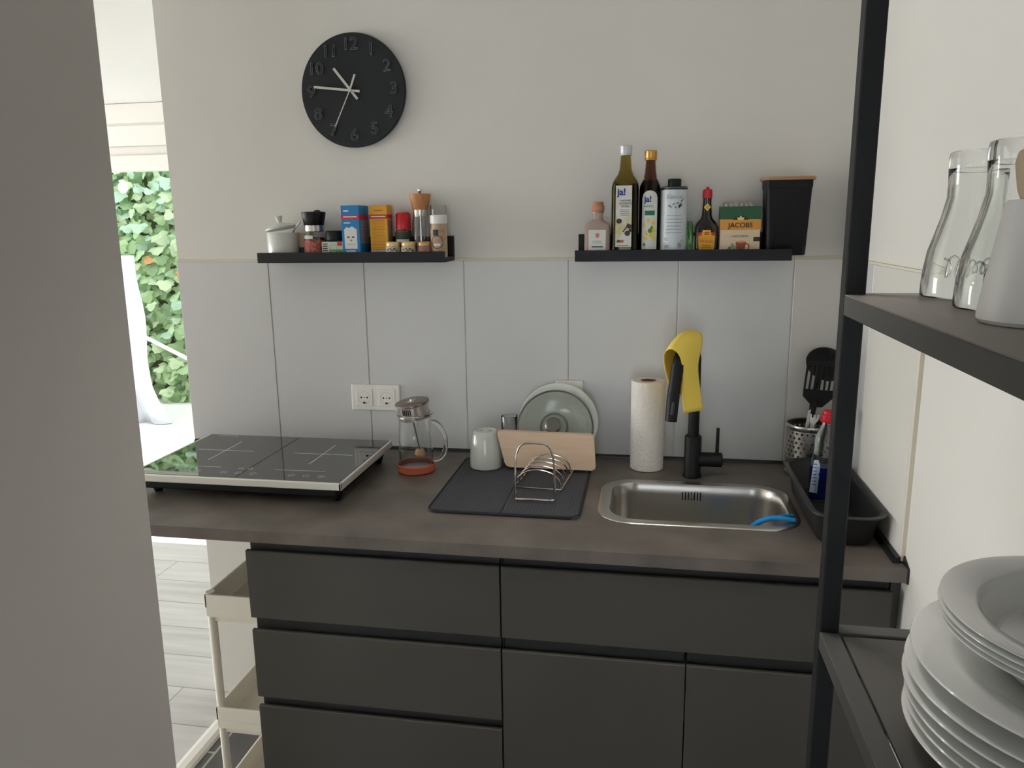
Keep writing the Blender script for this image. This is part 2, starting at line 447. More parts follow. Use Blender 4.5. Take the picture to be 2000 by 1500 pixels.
for j in range(15):
    z = -.015+1.39*j/14
    xr = -2.50+.20*max(0, (.30-z)/.35)**1.6
    rows.append([(-2.95+(xr+2.95)*i/10, 3.45+.04*math.sin(i*1.3+z*2)+.02*math.sin(z*9), z) for i in range(11)])
cv = B().grid(rows).obj('sheeting', SHEET); md = cv.modifiers.new('s', 'SOLIDIFY'); md.thickness = .006
tag(cv, 'white plastic sheeting hanging outside at the left of the garden window', 'sheeting')
hr = B().tube([(-2.66, 3.30, .872), (-1.60, 3.30, .365)], .016, 10)
hr.tube([(-2.65, 3.30, .86), (-2.65, 3.30, -.019)], .014, 8).tube([(-1.62, 3.30, .37), (-1.62, 3.30, -.019)], .014, 8)
tag(hr.obj('handrail', WHITEP), 'sloping white handrail outside in front of the ivy', 'handrail')

# ------------------------------------------------------------------ worktop and cabinets
YW = -.6816; TH = .028
wt = thing('worktop', 'long dark concrete-look kitchen worktop with a sink cut into it', 'worktop', (0, 0, 0))
def rrect(x0, x1, y0, y1, r, n=8):
    P = []
    for cx, cy, a in ((x1-r, y1-r, 0), (x0+r, y1-r, 90), (x0+r, y0+r, 180), (x1-r, y0+r, 270)):
        for i in range(n+1):
            t = math.radians(a+90*i/n); P.append((cx+r*math.cos(t), cy+r*math.sin(t)))
    return P
SX0, SX1, SY0, SY1 = 1.472, 1.938, -.522, -.210
hole = rrect(SX0+.018, SX1-.018, SY0+.018, SY1-.018, .075)
outer = [(X0+.005, YW), (XR-.003, YW), (XR-.003, -.002), (X0+.005, -.002)]
b = B(); bm = b.bm
def loop(P, z):
    v = [bm.verts.new((x, y, z)) for x, y in P]; return v, [bm.edges.new((v[i], v[(i+1) % len(v)])) for i in range(len(v))]
tv, te = loop(outer, ZW); hv, he = loop(hole, ZW)
bmesh.ops.triangle_fill(bm, edges=te+he, use_beauty=True)
r = bmesh.ops.extrude_face_region(bm, geom=bm.faces[:])
for v in [g for g in r['geom'] if isinstance(g, bmesh.types.BMVert)]: v.co.z -= TH
b.obj('slab', WORK, wt, smooth=False)
b = B(); prof = [(-.0005, ZW), (-.010, ZW), (-.009, ZW+.004), (-.004, ZW+.0085), (-.0005, ZW+.0085)]
b.prism([(y-.0085, z) for y, z in prof], XR-X0-.012, 'x', X0+.005)
b.obj('seal_strip', WORKB, wt, smooth=False)
b = B(); b.prism([(XR-.0095, ZW), (XR-.024, ZW), (XR-.022, ZW+.006), (XR-.018, ZW+.012), (XR-.0095, ZW+.013)], .60, 'y', -.652)
b.prism([(YW-.002, ZW-TH-.002), (YW-.002, ZW+.001), (YW+.012, ZW+.007), (YW+.032, ZW+.016), (YW+.034, ZW-TH-.002)], .006, 'x', XR-.0035)
b.obj('end_cap', WORKB, wt, smooth=False)

YF = -.6666
def frontpanel(x0, x1, zb, zt, parent, name, handle=True):
    """slab front with a recessed grip rail along its top"""
    o = B().prism([(YF, zb), (YF, zt-.002), (YF+.002, zt), (YF+.009, zt), (YF+.016, zt-.012), (YF+.020, zt-.012), (YF+.020, zb)], x1-x0, 'x', x0).obj(name, FRONT, parent, smooth=False)
    if handle:
        B().prism([(YF+.0205, zt-.03), (YF+.0205, zt+.022), (YF+.034, zt+.0265), (YF+.034, zt-.03)], x1-x0-.004, 'x', x0+.002).obj('grip_rail', GRIP, o, smooth=False)
    return o
XA = .6787
c1 = thing('drawer_cabinet', 'anthracite base cabinet of wide handleless drawers at the left', 'cabinet', (0, 0, 0))
b = B(); b.box(XA+.006, XA+.597, -.628, -.06, .08, .879); b.box(XA+.02, XA+.597, -.58, -.06, 0, .08)
b.obj('carcass', CARC, c1, smooth=False)
for zb, zt in ((.684, .852), (.477, .652), (.083, .452)):
    frontpanel(XA, XA+.5965, zb, zt, c1, 'drawer')
c2 = thing('sink_cabinet', 'anthracite sink base cabinet with one wide drawer front above two doors', 'cabinet', (0, 0, 0))
b = B(); x0 = XA+.6005
b.box(x0, x0+.018, -.628, -.06, .08, .879); b.box(XA+1.382, XA+1.394, -.628, -.06, .08, .879); b.box(x0, XA+1.394, -.628, -.06, .08, .098)
b.box(x0, XA+1.394, -.58, -.06, 0, .08)
b.obj('carcass', CARC, c2, smooth=False)
frontpanel(x0, XA+1.3965, .684, .852, c2, 'drawer')
frontpanel(x0, XA+.9985, .083, .652, c2, 'door'); frontpanel(XA+1.0015, XA+1.3965, .083, .652, c2, 'door')
f = B().box(XA+1.400, XR-.001, -.640, -.625, .0, .879).obj('filler_strip', CARC, smooth=False)
tag(f, 'narrow anthracite filler strip between sink cabinet and right wall', 'filler strip')

# ------------------------------------------------------------------ trolley under the worktop
ct = thing('trolley', 'warm white plastic trolley with shallow trays under the worktop', 'trolley', (.487, -.555, 0))
b0 = B()
for x in (.011, .169):
    for y in (.011, .449):
        B().tube([(x, y, .03), (x, y, .675)], [.0105, .0115], 12).obj('post', CARTW, ct)
        b = B(); b.sphere((x, y, .018), .018, .010, .018, 14, 8); b.obj('castor', WHITEP, ct)
for zt in (.672, .352, .122):
    b = B()
    b.box(.008, .172, .0, .46, zt-.062, zt-.058)
    for a_ in ((.004, .176, -.001, .003), (.004, .176, .457, .461), (.003, .007, .0, .46), (.173, .177, .0, .46)): b.box(*a_, zt-.060, zt-.004)
    for a_ in ((.002, .178, -.003, .004), (.002, .178, .456, .463), (.001, .008, -.003, .463), (.172, .179, -.003, .463)): b.box(*a_, zt-.036, zt, .0015)
    b.box(.010, .170, .006, .010, zt-.076, zt-.062); b.box(.010, .170, .450, .454, zt-.076, zt-.062)
    b.box(.010, .014, .006, .454, zt-.076, zt-.062); b.box(.166, .170, .006, .454, zt-.076, zt-.062)
    b.obj('tray', CARTW, ct)
pk = B().box(-.03, .03, -.02, .02, 0, .05, .003).obj('box', mat('terracotta card', (196, 130, 92), .7)); pk.location = (.53, -.16, .2952)
tag(pk, 'small terracotta box on the middle tray of the white trolley', 'box')

# ------------------------------------------------------------------ sink, faucet
sk = thing('sink', 'stainless steel single bowl sink set into the dark worktop', 'sink', (0, 0, 0))
b = B(); bm = b.bm
secs = [(rrect(SX0, SX1, SY0, SY1, .088), ZW+.0005), (rrect(SX0+.001, SX1-.001, SY0+.001, SY1-.001, .087), ZW+.0025), (rrect(SX0+.006, SX1-.006, SY0+.006, SY1-.006, .083), ZW+.0042),
        (rrect(SX0+.029, SX1-.022, SY0+.024, SY1-.028, .068), ZW+.0035), (rrect(SX0+.032, SX1-.025, SY0+.027, SY1-.031, .066), ZW-.002),
        (rrect(SX0+.034, SX1-.027, SY0+.029, SY1-.033, .064), ZW-.025), (rrect(SX0+.040, SX1-.033, SY0+.035, SY1-.039, .060), ZW-.13),
        (rrect(SX0+.047, SX1-.040, SY0+.042, SY1-.046, .055), ZW-.150), (rrect(SX0+.062, SX1-.055, SY0+.057, SY1-.061, .045), ZW-.158)]
rings = [[bm.verts.new((x, y, z)) for x, y in P] for P, z in secs]
for a, c in zip(rings, rings[1:]):
    n = len(a)
    for i in range(n): bm.faces.new((a[i], a[(i+1) % n], c[(i+1) % n], c[i])).smooth = True
bm.faces.new(rings[-1])
b.obj('basin', STEEL, sk, ang=50)
b = B()
for k in range(-3, 4):
    b.box(1.704+k*.0076-.0014, 1.704+k*.0076+.0014, -.2462, -.2445, .872-abs(k)*.0004, .894, .0006)
b.obj('overflow_slots', BLACK, sk)
b = B(); b.lathe([(.0001, .885), (.005, .885), (.005, .8866), (0, .8870)], 0, 0, 12); b.xf(Matrix.Translation((1.704, -.2466, .883)) @ Matrix.Rotation(PI/2, 4, 'X') @ Matrix.Translation((0, 0, -.885)))
b.obj('overflow_screw', CHROME, sk)
b = B(); b.lathe([(0, ZW-.156), (.03, ZW-.156), (.042, ZW-.1562), (.044, ZW-.158)], 1.71, -.37, 28); b.obj('drain', CHROME, sk)

fa = thing('faucet', 'matt black pull-out kitchen faucet standing behind the sink', 'faucet', (1.709, -.155, ZW+.0005))
B().lathe([(0, 0), (.0245, 0), (.0245, .006), (.0225, .010), (.0222, .110), (.0205, .113), (0, .113)], seg=32).obj('body', BLACK, fa)
P = [(0, 0, .112), (0, 0, .25), (-.001, 0, .306)]
dx, dy = -.051, -.112
for i in range(1, 13):
    a = PI*i/12; t = (1-math.cos(a))/2
    P.append((dx*t, dy*t, .306+.058*math.sin(a)))
B().tube(P, .0145, 18).obj('spout', BLACK, fa)
hd = B(); hd.tube([(dx, dy, .325), (dx-.003, dy-.006, .30), (dx-.008, dy-.014, .255), (dx-.0085, dy-.0145, .2545), (dx-.009, dy-.0155, .250), (dx-.0135, dy-.0235, .185)], [.0148, .0155, .0158, .0145, .0160, .0148], 18)
hd.obj('spray_head', BLACK, fa)
B().tube([(dx-.0085, dy-.031, .236), (dx-.012, dy-.037, .205)], [.004, .004], 8).obj('button', mat('dark grey rubber', (52, 54, 57), .5), fa)
b = B(); b.lathe([(0, 0), (.0185, 0), (.0195, .003), (.0195, .060), (.017, .063), (0, .063)], seg=28); b.xf(Matrix.Translation((.014, 0, .048)) @ Matrix.Rotation(PI/2, 4, 'Y'))
b.obj('valve', BLACK, fa)
B().tube([(.063, 0, .060), (.0635, -.001, .136)], [.0050, .0042], 12).obj('lever', BLACK, fa)

rows = [
 [(1.6626, -0.238, 1.1250), (1.6341, -0.238, 1.1844), (1.6217, -0.258, 1.2523), (1.6262, -0.272, 1.2651), (1.6375, -0.287, 1.2786), (1.6542, -0.286, 1.2691), (1.6660, -0.280, 1.2517), (1.6719, -0.264, 1.2036), (1.6701, -0.256, 1.1493), (1.6768, -0.250, 1.1068)],
 [(1.6710, -0.205, 1.1447), (1.6457, -0.198, 1.2170), (1.6348, -0.218, 1.2669), (1.6443, -0.224, 1.2877), (1.6585, -0.232, 1.3065), (1.6765, -0.250, 1.2945), (1.6831, -0.252, 1.2601), (1.6875, -0.252, 1.2016), (1.6881, -0.250, 1.1484), (1.6957, -0.250, 1.1087)],
 [(1.6829, -0.160, 1.1558), (1.6675, -0.158, 1.2306), (1.6654, -0.168, 1.2863), (1.6749, -0.176, 1.3049), (1.6855, -0.187, 1.3180), (1.6990, -0.207, 1.3050), (1.7009, -0.218, 1.2679), (1.6960, -0.224, 1.2161), (1.7057, -0.224, 1.1565), (1.7124, -0.226, 1.1060)],
 [(1.7002, -0.122, 1.1693), (1.6953, -0.120, 1.2384), (1.7001, -0.126, 1.2847), (1.7097, -0.136, 1.2957), (1.7195, -0.148, 1.3000), (1.7227, -0.164, 1.2837), (1.7200, -0.180, 1.2594), (1.7075, -0.196, 1.2218), (1.7181, -0.206, 1.1596), (1.7258, -0.215, 1.1078)]]
b = B(); b.grid([[Vector(p)-Vector((1.7, -.2, 1.29)) for p in r] for r in rows])
cl = b.obj('cloth', YCLOTH, loc=(1.7, -.2, 1.29), ang=180)
m2 = cl.modifiers.new('sub', 'SUBSURF'); m2.levels = 2; m2.render_levels = 2; m2.boundary_smooth = 'PRESERVE_CORNERS'
m1 = cl.modifiers.new('s', 'SOLIDIFY'); m1.thickness = .0018; m1.offset = 1
tag(cl, 'yellow cleaning cloth draped over the neck of the black faucet', 'cloth')

# blue dish brush lying over the corner of the sink
br = thing('dish_brush', 'bright blue dish brush leaning in the front right corner of the sink', 'brush', (0, 0, 0))
b = B(); b.tube([(1.80, -.452, .862), (1.838, -.462, .905), (1.868, -.468, .9205), (1.895, -.472, .9215), (1.920, -.474, .9195)], [.005, .006, .006, .0055, .0045], 10, smooth=2)
b.tube([(1.885, -.464, .9225), (1.905, -.456, .9235), (1.918, -.452, .9225)], .0035, 8, smooth=1)
b.obj('handle', BLUEP, br)
b = B(); b.sphere((1.785, -.445, .84), .03, .022, .03); b.obj('head', BLUEP, br)

# ------------------------------------------------------------------ induction hob
hb = thing('induction_hob', 'portable double induction hob with black glass top and steel edge', 'hob', (0, 0, ZW+.0006))
hx0, hx1, hy0, hy1 = .276, .856, -.512, -.127
B().box(hx0+.008, hx1-.008, hy0+.008, hy1-.002, .058, .0605, .0012, 2).obj('glass_top', HOBG, hb)
b = B(); b.box(hx0, hx1, hy0, hy0+.0078, .041, .0600, .002); b.box(hx0, hx0+.0078, hy0, hy1, .041, .0600, .002); b.box(hx1-.0078, hx1, hy0, hy1, .041, .0600, .002)
b.box(hx0+.002, hx1-.002, hy0+.002, hy1-.002, .041, .0578); b.obj('steel_edge', SPOT, hb)
b = B(); b.box(hx0+.022, hx1-.022, hy0+.02, hy1-.012, .016, .041, .004); b.obj('housing', BLACK, hb)
for x in (hx0+.05, hx1-.035):
    for y in (hy0+.05, hy1-.03):
        B().lathe([(0, 0), (.010, 0), (.015, .016), (0, .016)], x, y, 16).obj('foot', BLACK, hb)
b = B(); z = .0606; zz = .0608
def mk(x0, y0, x1, y1, wd=.0012):
    d = Vector((x1-x0, y1-y0)); n = Vector((-d.y, d.x)).normalized()*wd/2
    v = [b.bm.verts.new((p[0]+s*n.x, p[1]+s*n.y, zz)) for p, s in (((x0, y0), 1), ((x1, y1), 1), ((x1, y1), -1), ((x0, y0), -1))]
    b.bm.faces.new(v)
mid = (hx0+hx1)/2+.005
for cx in (hx0+.145, hx1-.145):
    mk(cx-.085, -.285, cx+.085, -.285, .0032); mk(cx, -.375, cx, -.195, .0026)
    mk(cx-.07, -.43, cx+.07, -.43, .0022)
for x in (hx0+.10, hx0+.135, hx0+.17, hx0+.245, hx0+.285, hx0+.325, hx1-.15, hx1-.11, hx1-.07):
    for q in range(10):
        a, c = 2*PI*q/10, 2*PI*(q+1)/10
        mk(x+.0085*math.cos(a), -.468+.0085*math.sin(a), x+.0085*math.cos(c), -.468+.0085*math.sin(c), .0009)
    mk(x-.004, -.468, x+.004, -.468, .0012)
for x in (hx0+.275, hx0+.30):
    mk(x-.007, -.437, x, -.424); mk(x, -.424, x+.007, -.437); mk(x-.007, -.437, x+.007, -.437)
mk(hx0+.04, -.143, hx0+.105, -.143, .003)
b.obj('markings', HOBM, hb, smooth=False)
b = B(); zz = .06075; mk(mid, hy0+.012, mid, hy1-.006, .0022); b.obj('centre_line', BLACK, hb, smooth=False)

# ------------------------------------------------------------------ sockets
def socket_face(cx, parent, z):
    b = B(); b.box(cx-.0275, cx+.0275, -.0185, -.011, z-.0275, z+.0275, .002); ins = b.obj('socket_insert', WHITEP, parent)
    b = B(); b.lathe([(.0195, -.0005), (.0195, .0015), (.0185, .0015), (.0182, -.010), (0, -.010)], 0, 0, 32)
    b.xf(Matrix.Translation((cx, -.0175, z)) @ Matrix.Rotation(PI/2, 4, 'X')); b.obj('socket_well', mat('socket well white', (212, 209, 202), .4), parent)
    b = B()
    for dx_ in (-.0095, .0095):
        b.lathe([(0, 0), (.0027, 0), (.0027, .0006), (0, .0006)], dx_, 0, 12)
    b.lathe([(0, 0), (.0018, 0), (.0018, .0006), (0, .0006)], 0, 0, 10); b.box(-.0025, .0025, -.0185, -.0135, 0, .004)
    b.xf(Matrix.Translation((cx, -.0182, z)) @ Matrix.Rotation(PI/2, 4, 'X')); b.obj('contacts', BLACK, parent)
so = thing('wall_socket', 'white double power socket on the tiles behind the hob', 'socket', (.7705, 0, 1.0695))
B().box(-.0775, .0775, -.0165, -.0092, -.0405, .0405, .004, 3).obj('socket_frame', WHITEP, so)
for cx in (-.0355, .0355): socket_face(cx, so, 0)
s2 = thing('wall_socket', 'white power socket half hidden behind the plate and glass lid', 'socket', (1.3625, 0, 1.0955))
B().box(-.0405, .0405, -.0165, -.0092, -.0405, .0405, .004, 3).obj('socket_frame', WHITEP, s2); socket_face(0, s2, 0)

# ------------------------------------------------------------------ clock
ck = thing('wall_clock', 'round black wall clock with raised black numerals and pale hands', 'clock', (.7515, 0, 1.9545))
b = B(); b.lathe([(0, 0), (.146, 0), (.1515, .006), (.1535, .020), (.1515, .0235), (0, .0235)], seg=96); b.xf(Matrix.Translation((0, -.0005, 0)) @ Matrix.Rotation(PI/2, 4, 'X'))
dial = b.obj('dial', mat('black clock face', (30, 33, 37), .55, spec=.3), ck)
NUM = mat('numeral edge highlight', (104, 108, 112), .3, spec=.6)  # black numerals greyed, their edge highlight painted into the colour
for n in range(1, 13):
    a = 2*PI*n/12
    text(str(n), .045, NUM, ck, front(.121*math.sin(a), -.0262, .121*math.cos(a)), 'numeral', ext=.0015, off=0, bev=.0007, sx=1.05, outline=True)
HAND = mat('pale clock hand', (206, 204, 196), .4)
def hand(x0, z0, x1, z1, wd, y, name):
    d = Vector((x1-x0, z1-z0)); n = Vector((-d.y, d.x)).normalized()*wd/2
    B().prism([(x0+n.x, z0+n.y), (x1+n.x, z1+n.y), (x1-n.x, z1-n.y), (x0-n.x, z0-n.y)], .0016, 'y', y).obj(name, HAND, ck, smooth=False)
ox, oz = .7515, 1.9545
hand(.7672-ox, 1.9304-oz, .7013-ox, 2.0142-oz, .0068, -.0315, 'hour_hand')
hand(.7758-ox, 1.9504-oz, .6418-ox, 1.9668-oz, .0062, -.0345, 'minute_hand')
sh_ = thing; 
b = B()
def seg2(x0, z0, x1, z1, w0, w1, y):
    d = Vector((x1-x0, z1-z0)); n = Vector((-d.y, d.x)).normalized()
    b.prism([(x0+n.x*w0/2, z0+n.y*w0/2), (x1+n.x*w1/2, z1+n.y*w1/2), (x1-n.x*w1/2, z1-n.y*w1/2), (x0-n.x*w0/2, z0-n.y*w0/2)], .0012, 'y', y)
seg2(.7649-ox, 1.9953-oz, .7482-ox, 1.9543-oz, .0056, .0048, -.0372); seg2(.7482-ox, 1.9543-oz, .6989-ox, 1.8575-oz, .0028, .0022, -.0372)
b.obj('second_hand', HAND, ck, smooth=False)
b = B(); b.lathe([(0, .0235), (.0048, .0235), (.0048, .0385), (0, .0392)], seg=16); b.xf(Matrix.Translation((-.0038, 0, -.0004)) @ Matrix.Rotation(PI/2, 4, 'X')); b.obj('hub', HAND, ck)

# ------------------------------------------------------------------ picture ledges
ZL = 1.4936
def ledge(x0, label):
    t = thing('picture_ledge', label, 'shelf', (x0, 0, 1.493), group=None)
    B().box(0, .553, -.012, -.0005, -.0115, .0585, .001, 1).obj('back_plate', LEDGE, t, smooth=False)
    b = B(); b.prism([(-.012, -.0115), (-.012, 0), (-.108, 0), (-.108, .0175), (-.120, .0175), (-.120, -.0120)], .553, 'x', 0); b.obj('tray', LEDGE, t, smooth=False)
ledge(.4745, 'left black picture ledge carrying spices, under the wall clock')
ledge(1.3865, 'right black picture ledge carrying oil bottles, above the faucet')

# --- left ledge
t = thing('sugar_bowl', 'white lidded sugar bowl with a spoon at the left end of the ledge', 'bowl', (.528, -.060, ZL))
B().lathe([(0, 0), (.040, 0), (.0435, .004), (.0447, .015), (.0445, .071), (.0435, .0725), (.0415, .0715), (.0405, .010), (0, .007)], seg=40).obj('body', SUGARW, t)
lid = B(); lid.lathe([(0, .004), (.042, 0), (.0455, .002), (.0448, .006), (.03, .014), (.010, .018), (.0065, .022), (.0085, .030), (.0115, .037), (.009, .0395), (0, .040)], seg=40)
lid.xf(Matrix.Translation((-.002, 0, .0735)) @ Matrix.Rotation(-.16, 4, 'Y') @ Matrix.Translation((0, 0, .0080)))
lid.obj('lid', SUGARW, t)
sp = B(); sp.tube([(.034, -.014, .066), (.047, -.016, .084), (.066, -.018, .103)], [.0022, .0018, .0026], 8, smooth=2); sp.sphere((.029, -.013, .060), .011, .006, .006, 12, 8)
so_ = sp.obj('teaspoon', CHROME); so_.location = (.528, -.060, ZL); tag(so_, 'steel teaspoon sticking out from under the sugar bowl lid', 'spoon')

t = thing('packet', 'small cream and teal card packet behind the black-topped pepper mill', 'packet', (.583, -.034, ZL))
b = B(); b.box(-.0225, .0225, -.012, .012, 0, .030); b.obj('lower_panel', mat('teal card', (28, 82, 98), .6), t, smooth=False)
b = B(); b.box(-.0225, .0225, -.012, .012, .030, .072); b.box(-.006, .006, -.0123, -.012, .05, .058); b.obj('upper_panel', mat('cream card', (206, 184, 150), .6), t, smooth=False)

t = thing('spice_mill', 'spice mill with flared black top, steel collar and peppercorn label', 'mill', (.628, -.062, ZL))
B().lathe([(.0, 0), (.0285, 0), (.031, .004), (.031, .066), (.028, .072), (.0265, .076), (.0245, .076), (.026, .071), (.0288, .064), (.0288, .006), (0, .004)], seg=36).obj('jar', GLASS, t)
B().lathe([(0, .0045), (.0283, .006), (.0283, .055), (0, .058)], seg=30).obj('peppercorns', mat('mixed peppercorns', (120, 42, 36), .8, noise=(260, 2, S1, .12), rgb2=(178, 120, 92), bump=(260, 1, .01)), t)
lb = cyl_label(.0312, .006, .050, .088).obj('label', mat('red spice label', (160, 52, 50), .6, noise=(150, 3, S1, .15), rgb2=(196, 128, 110)), t)
cyl_label(.0315, .054, .064, .030, -.25).obj('badge', PAPER, t)
B().lathe([(.0275, .0755), (.0285, .0755), (.0285, .092), (.0275, .092)], seg=36).obj('collar', STEEL, t)
B().lathe([(0, .074), (.0268, .074), (.0275, .092), (.0285, .093), (.0345, .126), (.0340, .129), (.028, .1305), (0, .1305)], seg=36).obj('cap', BLKP, t)
B().sphere((.010, .004, .1315), .010, .010, .004).obj('knob', BLKP, t)

t = thing('spice_jar', 'squat herb jar with black lid and green and white label', 'jar', (.692, -.062, ZL))
B().loft([(0, .030, .026, 4), (.002, .0325, .028, 5), (.045, .0325, .028, 5), (.050, .029, .026, 3)], 40).obj('body', mat('dark jar glass', (30, 34, 32), .1), t)
b = B(); b.box(-.0315, .0315, -.0287, -.0281, .001, .0455); lb = b.obj('label', mat('pale label paper', (202, 208, 192), .6), t, smooth=False)
b = B(); b.box(-.0095, .0315, -.0290, -.0287, .001, .024); b.obj('green_panel', mat('leaf green print', (72, 140, 74), .6, noise=(120, 2, S1, .2), rgb2=(120, 168, 96)), lb, smooth=False)
b = B(); b.box(.015, .0295, -.0290, -.0287, .034, .0445); b.obj('red_panel', REDI, lb, smooth=False)
b = B(); b.lathe([(.0095, 0), (.0115, 0), (.0115, .0004), (.0095, .0004)], seg=24, close=True); b.xf(Matrix.Translation((.002, -.0288, .028)) @ Matrix.Rotation(PI/2, 4, 'X')); b.obj('emblem', mat('pale green ring', (170, 196, 150), .6), lb)
b = B(); lines(b, -.029, -.014, .038, -.0288, 6, .0062, .003, .1); b.obj('print', INK, lb, smooth=False)
B().lathe([(0, .050), (.029, .050), (.0295, .052), (.0285, .0745), (.027, .0765), (0, .0765)], seg=40).obj('lid', BLKP, t)

def carton(loc, w, d, h, label, face, side, faceparts, name='carton'):
    t = thing(name, label, 'carton', loc)
    B().box(-w/2, w/2, -d/2, d/2, 0, h, .0008, 1).obj('body', face, t, smooth=False)
    return t
t = carton((.7530, -.0615, ZL), .053, .076, .1455, 'blue dishwasher salt style carton with red band and white panel', mat('blue carton', (20, 124, 186), .5), None, None)
t['label'] = 'blue carton with a red band, left of the yellow carton on the ledge'
b = B(); b.box(-.0268, .0268, -.0383, .0383, .108, .1195); bd = b.obj('red_band', REDI, t, smooth=False)
b = B(); b.box(-.020, .020, -.0386, -.0383, .1125, .1155); b.obj('print', PAPER, bd, smooth=False)
b = B(); b.box(-.019, .018, -.0382, -.038, .026, .080); b.prism([(-.018, .080), (-.012, .086), (-.004, .083), (.004, .088), (.012, .083), (.017, .080)], .0002, 'y', -.0382); pn = b.obj('white_panel', PAPER, t, smooth=False)
b = B(); b.box(-.011, -.004, -.0384, -.0382, .056, .060); b.box(.003, .010, -.0384, -.0382, .056, .060); b.box(-.003, .003, -.0384, -.0382, .048, .051); lines(b, -.015, .014, .038, -.0382, 1, .004); b.obj('print', INK, pn, smooth=False)
b = B(); b.box(-.019, -.004, -.0382, -.038, .128, .132); b.obj('logo', PAPER, t, smooth=False)
b = B(); b.box(-.019, .0, -.0382, -.038, .096, .099); b.obj('slogan', PAPER, t, smooth=False)
b = B(); b.box(.0265, .0268, -.031, .033, .040, .104); sd = b.obj('side_panel', mat('grey print panel', (150, 158, 170), .6), t, smooth=False)
b = B()
for k in range(15): b.box(.0268, .0270, -.028, .029, .043+k*.004, .0445+k*.004)
b.obj('print', mat('mauve print', (126, 106, 118), .7), sd, smooth=False)
b = B(); b.box(-.016, .012, -.0382, -.038, .002, .022); b.obj('glass_picture', mat('pale blue picture', (120, 186, 220), .5, noise=(60, 3, S1, .2), rgb2=(200, 222, 232)), t, smooth=False)

t = carton((.827, -.052, ZL), .052, .044, .1455, 'x', mat('yellow carton', (232, 168, 44), .5), None, None)
t['label'] = 'yellow carton with a red band, right of the blue carton on the ledge'
b = B(); b.box(-.0263, .0263, -.0223, .0223, .108, .1195); bd = b.obj('red_band', REDI, t, smooth=False)
b = B(); b.box(-.021, .021, -.0226, -.0223, .1125, .1155); b.obj('print', PAPER, bd, smooth=False)
OCH = mat('ochre print', (176, 118, 30), .7)
b = B(); lines(b, -.021, .020, .103, -.022, 20, .0042, .001); b.obj('print', OCH, t, smooth=False)
B().box(-.012, .012, -.0222, -.022, .129, .132).obj('logo', OCH, t, smooth=False)
b = B(); b.box(-.026, .020, -.0222, -.022, .001, .020); b.obj('glass_picture', mat('pale blue picture', (120, 186, 220)), t, smooth=False)
b = B(); b.box(.0260, .0263, -.018, .018, .035, .104); b.obj('side_panel', mat('mauve panel', (160, 126, 118), .7), t, smooth=False)

t = thing('spice_grinder', 'spice jar with tall red grinder cap behind the small gold-lidded jars', 'jar', (.891, -.046, ZL))
B().lathe([(0, 0), (.021, 0), (.0225, .003), (.0235, .05), (.0225, .068), (.0205, .076), (0, .077)], seg=32).obj('body', mat('dark spice', (104, 60, 44), .25), t)
lb = cyl_label(.0239, .012, .070, .062).obj('label', mat('dark green label', (40, 58, 40), .6), t)
cyl_label(.0242, .012, .042, .05, 0, top=lambda u: .040-.012*u*u).obj('red_panel', mat('dull red print', (168, 52, 52), .6), lb)
cyl_label(.0243, .042, .050, .040, .1).obj('white_panel', PAPER, lb)
b = B(); b.lathe([(0, .077), (.0212, .077), (.0216, .080), (.0205, .119), (.0165, .1245), (0, .1245)], seg=40)
for v in b.bm.verts:
    if .079 < v.co.z < .12: 
        k = 1+.012*math.cos(20*math.atan2(v.co.y, v.co.x)); v.co.x *= k; v.co.y *= k
b.obj('cap', REDP, t)

t = thing('pepper_mill', 'tall pepper mill with flared wooden top and empty clear body', 'mill', (.9405, -.040, ZL))
B().lathe([(0, 0), (.0255, 0), (.0265, .003), (.0240, .095), (.0212, .112), (.0205, .112), (.0225, .094), (.0242, .016), (0, .013)], seg=40).obj('body', GLASS, t)
B().lathe([(0, .0135), (.0235, .0165), (.0232, .026), (0, .027)], seg=30).obj('pepper', mat('pepper remains', (46, 42, 40), .8), t)
B().lathe([(0, .112), (.0208, .112), (.0212, .113), (.0212, .131), (0, .131)], seg=36).obj('collar', STEEL, t)
b = B(); b.tube([(0, 0, .02), (0, 0, .112)], .0028, 10); b.obj('spindle', CHROME, t)
B().lathe([(0, .131), (.0212, .131), (.0220, .133), (.0312, .172), (.0308, .1745), (0, .1745)], seg=40).obj('wooden_top', MILLW, t)
B().lathe([(0, .1745), (.0035, .1745), (.0035, .178), (.0055, .181), (.0055, .187), (.004, .189), (0, .189)], seg=18).obj('knob', CHROME, t)

t = thing('glass_jar', 'clear empty glass jar behind the white-capped shaker', 'jar', (.992, -.0375, ZL))
B().lathe([(0, 0), (.0215, 0), (.0235, .003), (.0235, .140), (.0225, .1425), (.0215, .1425), (.0215, .005), (0, .004)], seg=36).obj('body', GLASS, t)

t = thing('spice_shaker', 'seasoning shaker with white cap and round picture label', 'shaker', (1.0045, -.082, ZL))
B().lathe([(0, 0), (.0215, 0), (.0228, .003), (.0228, .072), (.0212, .088), (.0205, .094), (0, .094)], seg=36).obj('body', mat('beige seasoning', (196, 172, 142), .2, noise=(200, 3, S1, .3), rgb2=(176, 150, 122)), t)
lb = cyl_label(.0231, .026, .076, .056).obj('label', mat('beige label', (190, 168, 142), .6, noise=(90, 3, S1, .2), rgb2=(168, 128, 104)), t)
cyl_label(.0234, .060, .076, .016, -.15).obj('logo', mat('dark green print', (16, 52, 48), .6), lb)
b = B(); rr = .0234
pts = [(rr*math.sin(.017*math.cos(a)/rr), -rr*math.cos(.017*math.cos(a)/rr), .042+.017*math.sin(a)) for a in [2*PI*i/28 for i in range(28)]]
b.tube(pts, .0012, 6, closed=True); b.obj('emblem_ring', mat('brown print', (96, 76, 58), .6), lb)
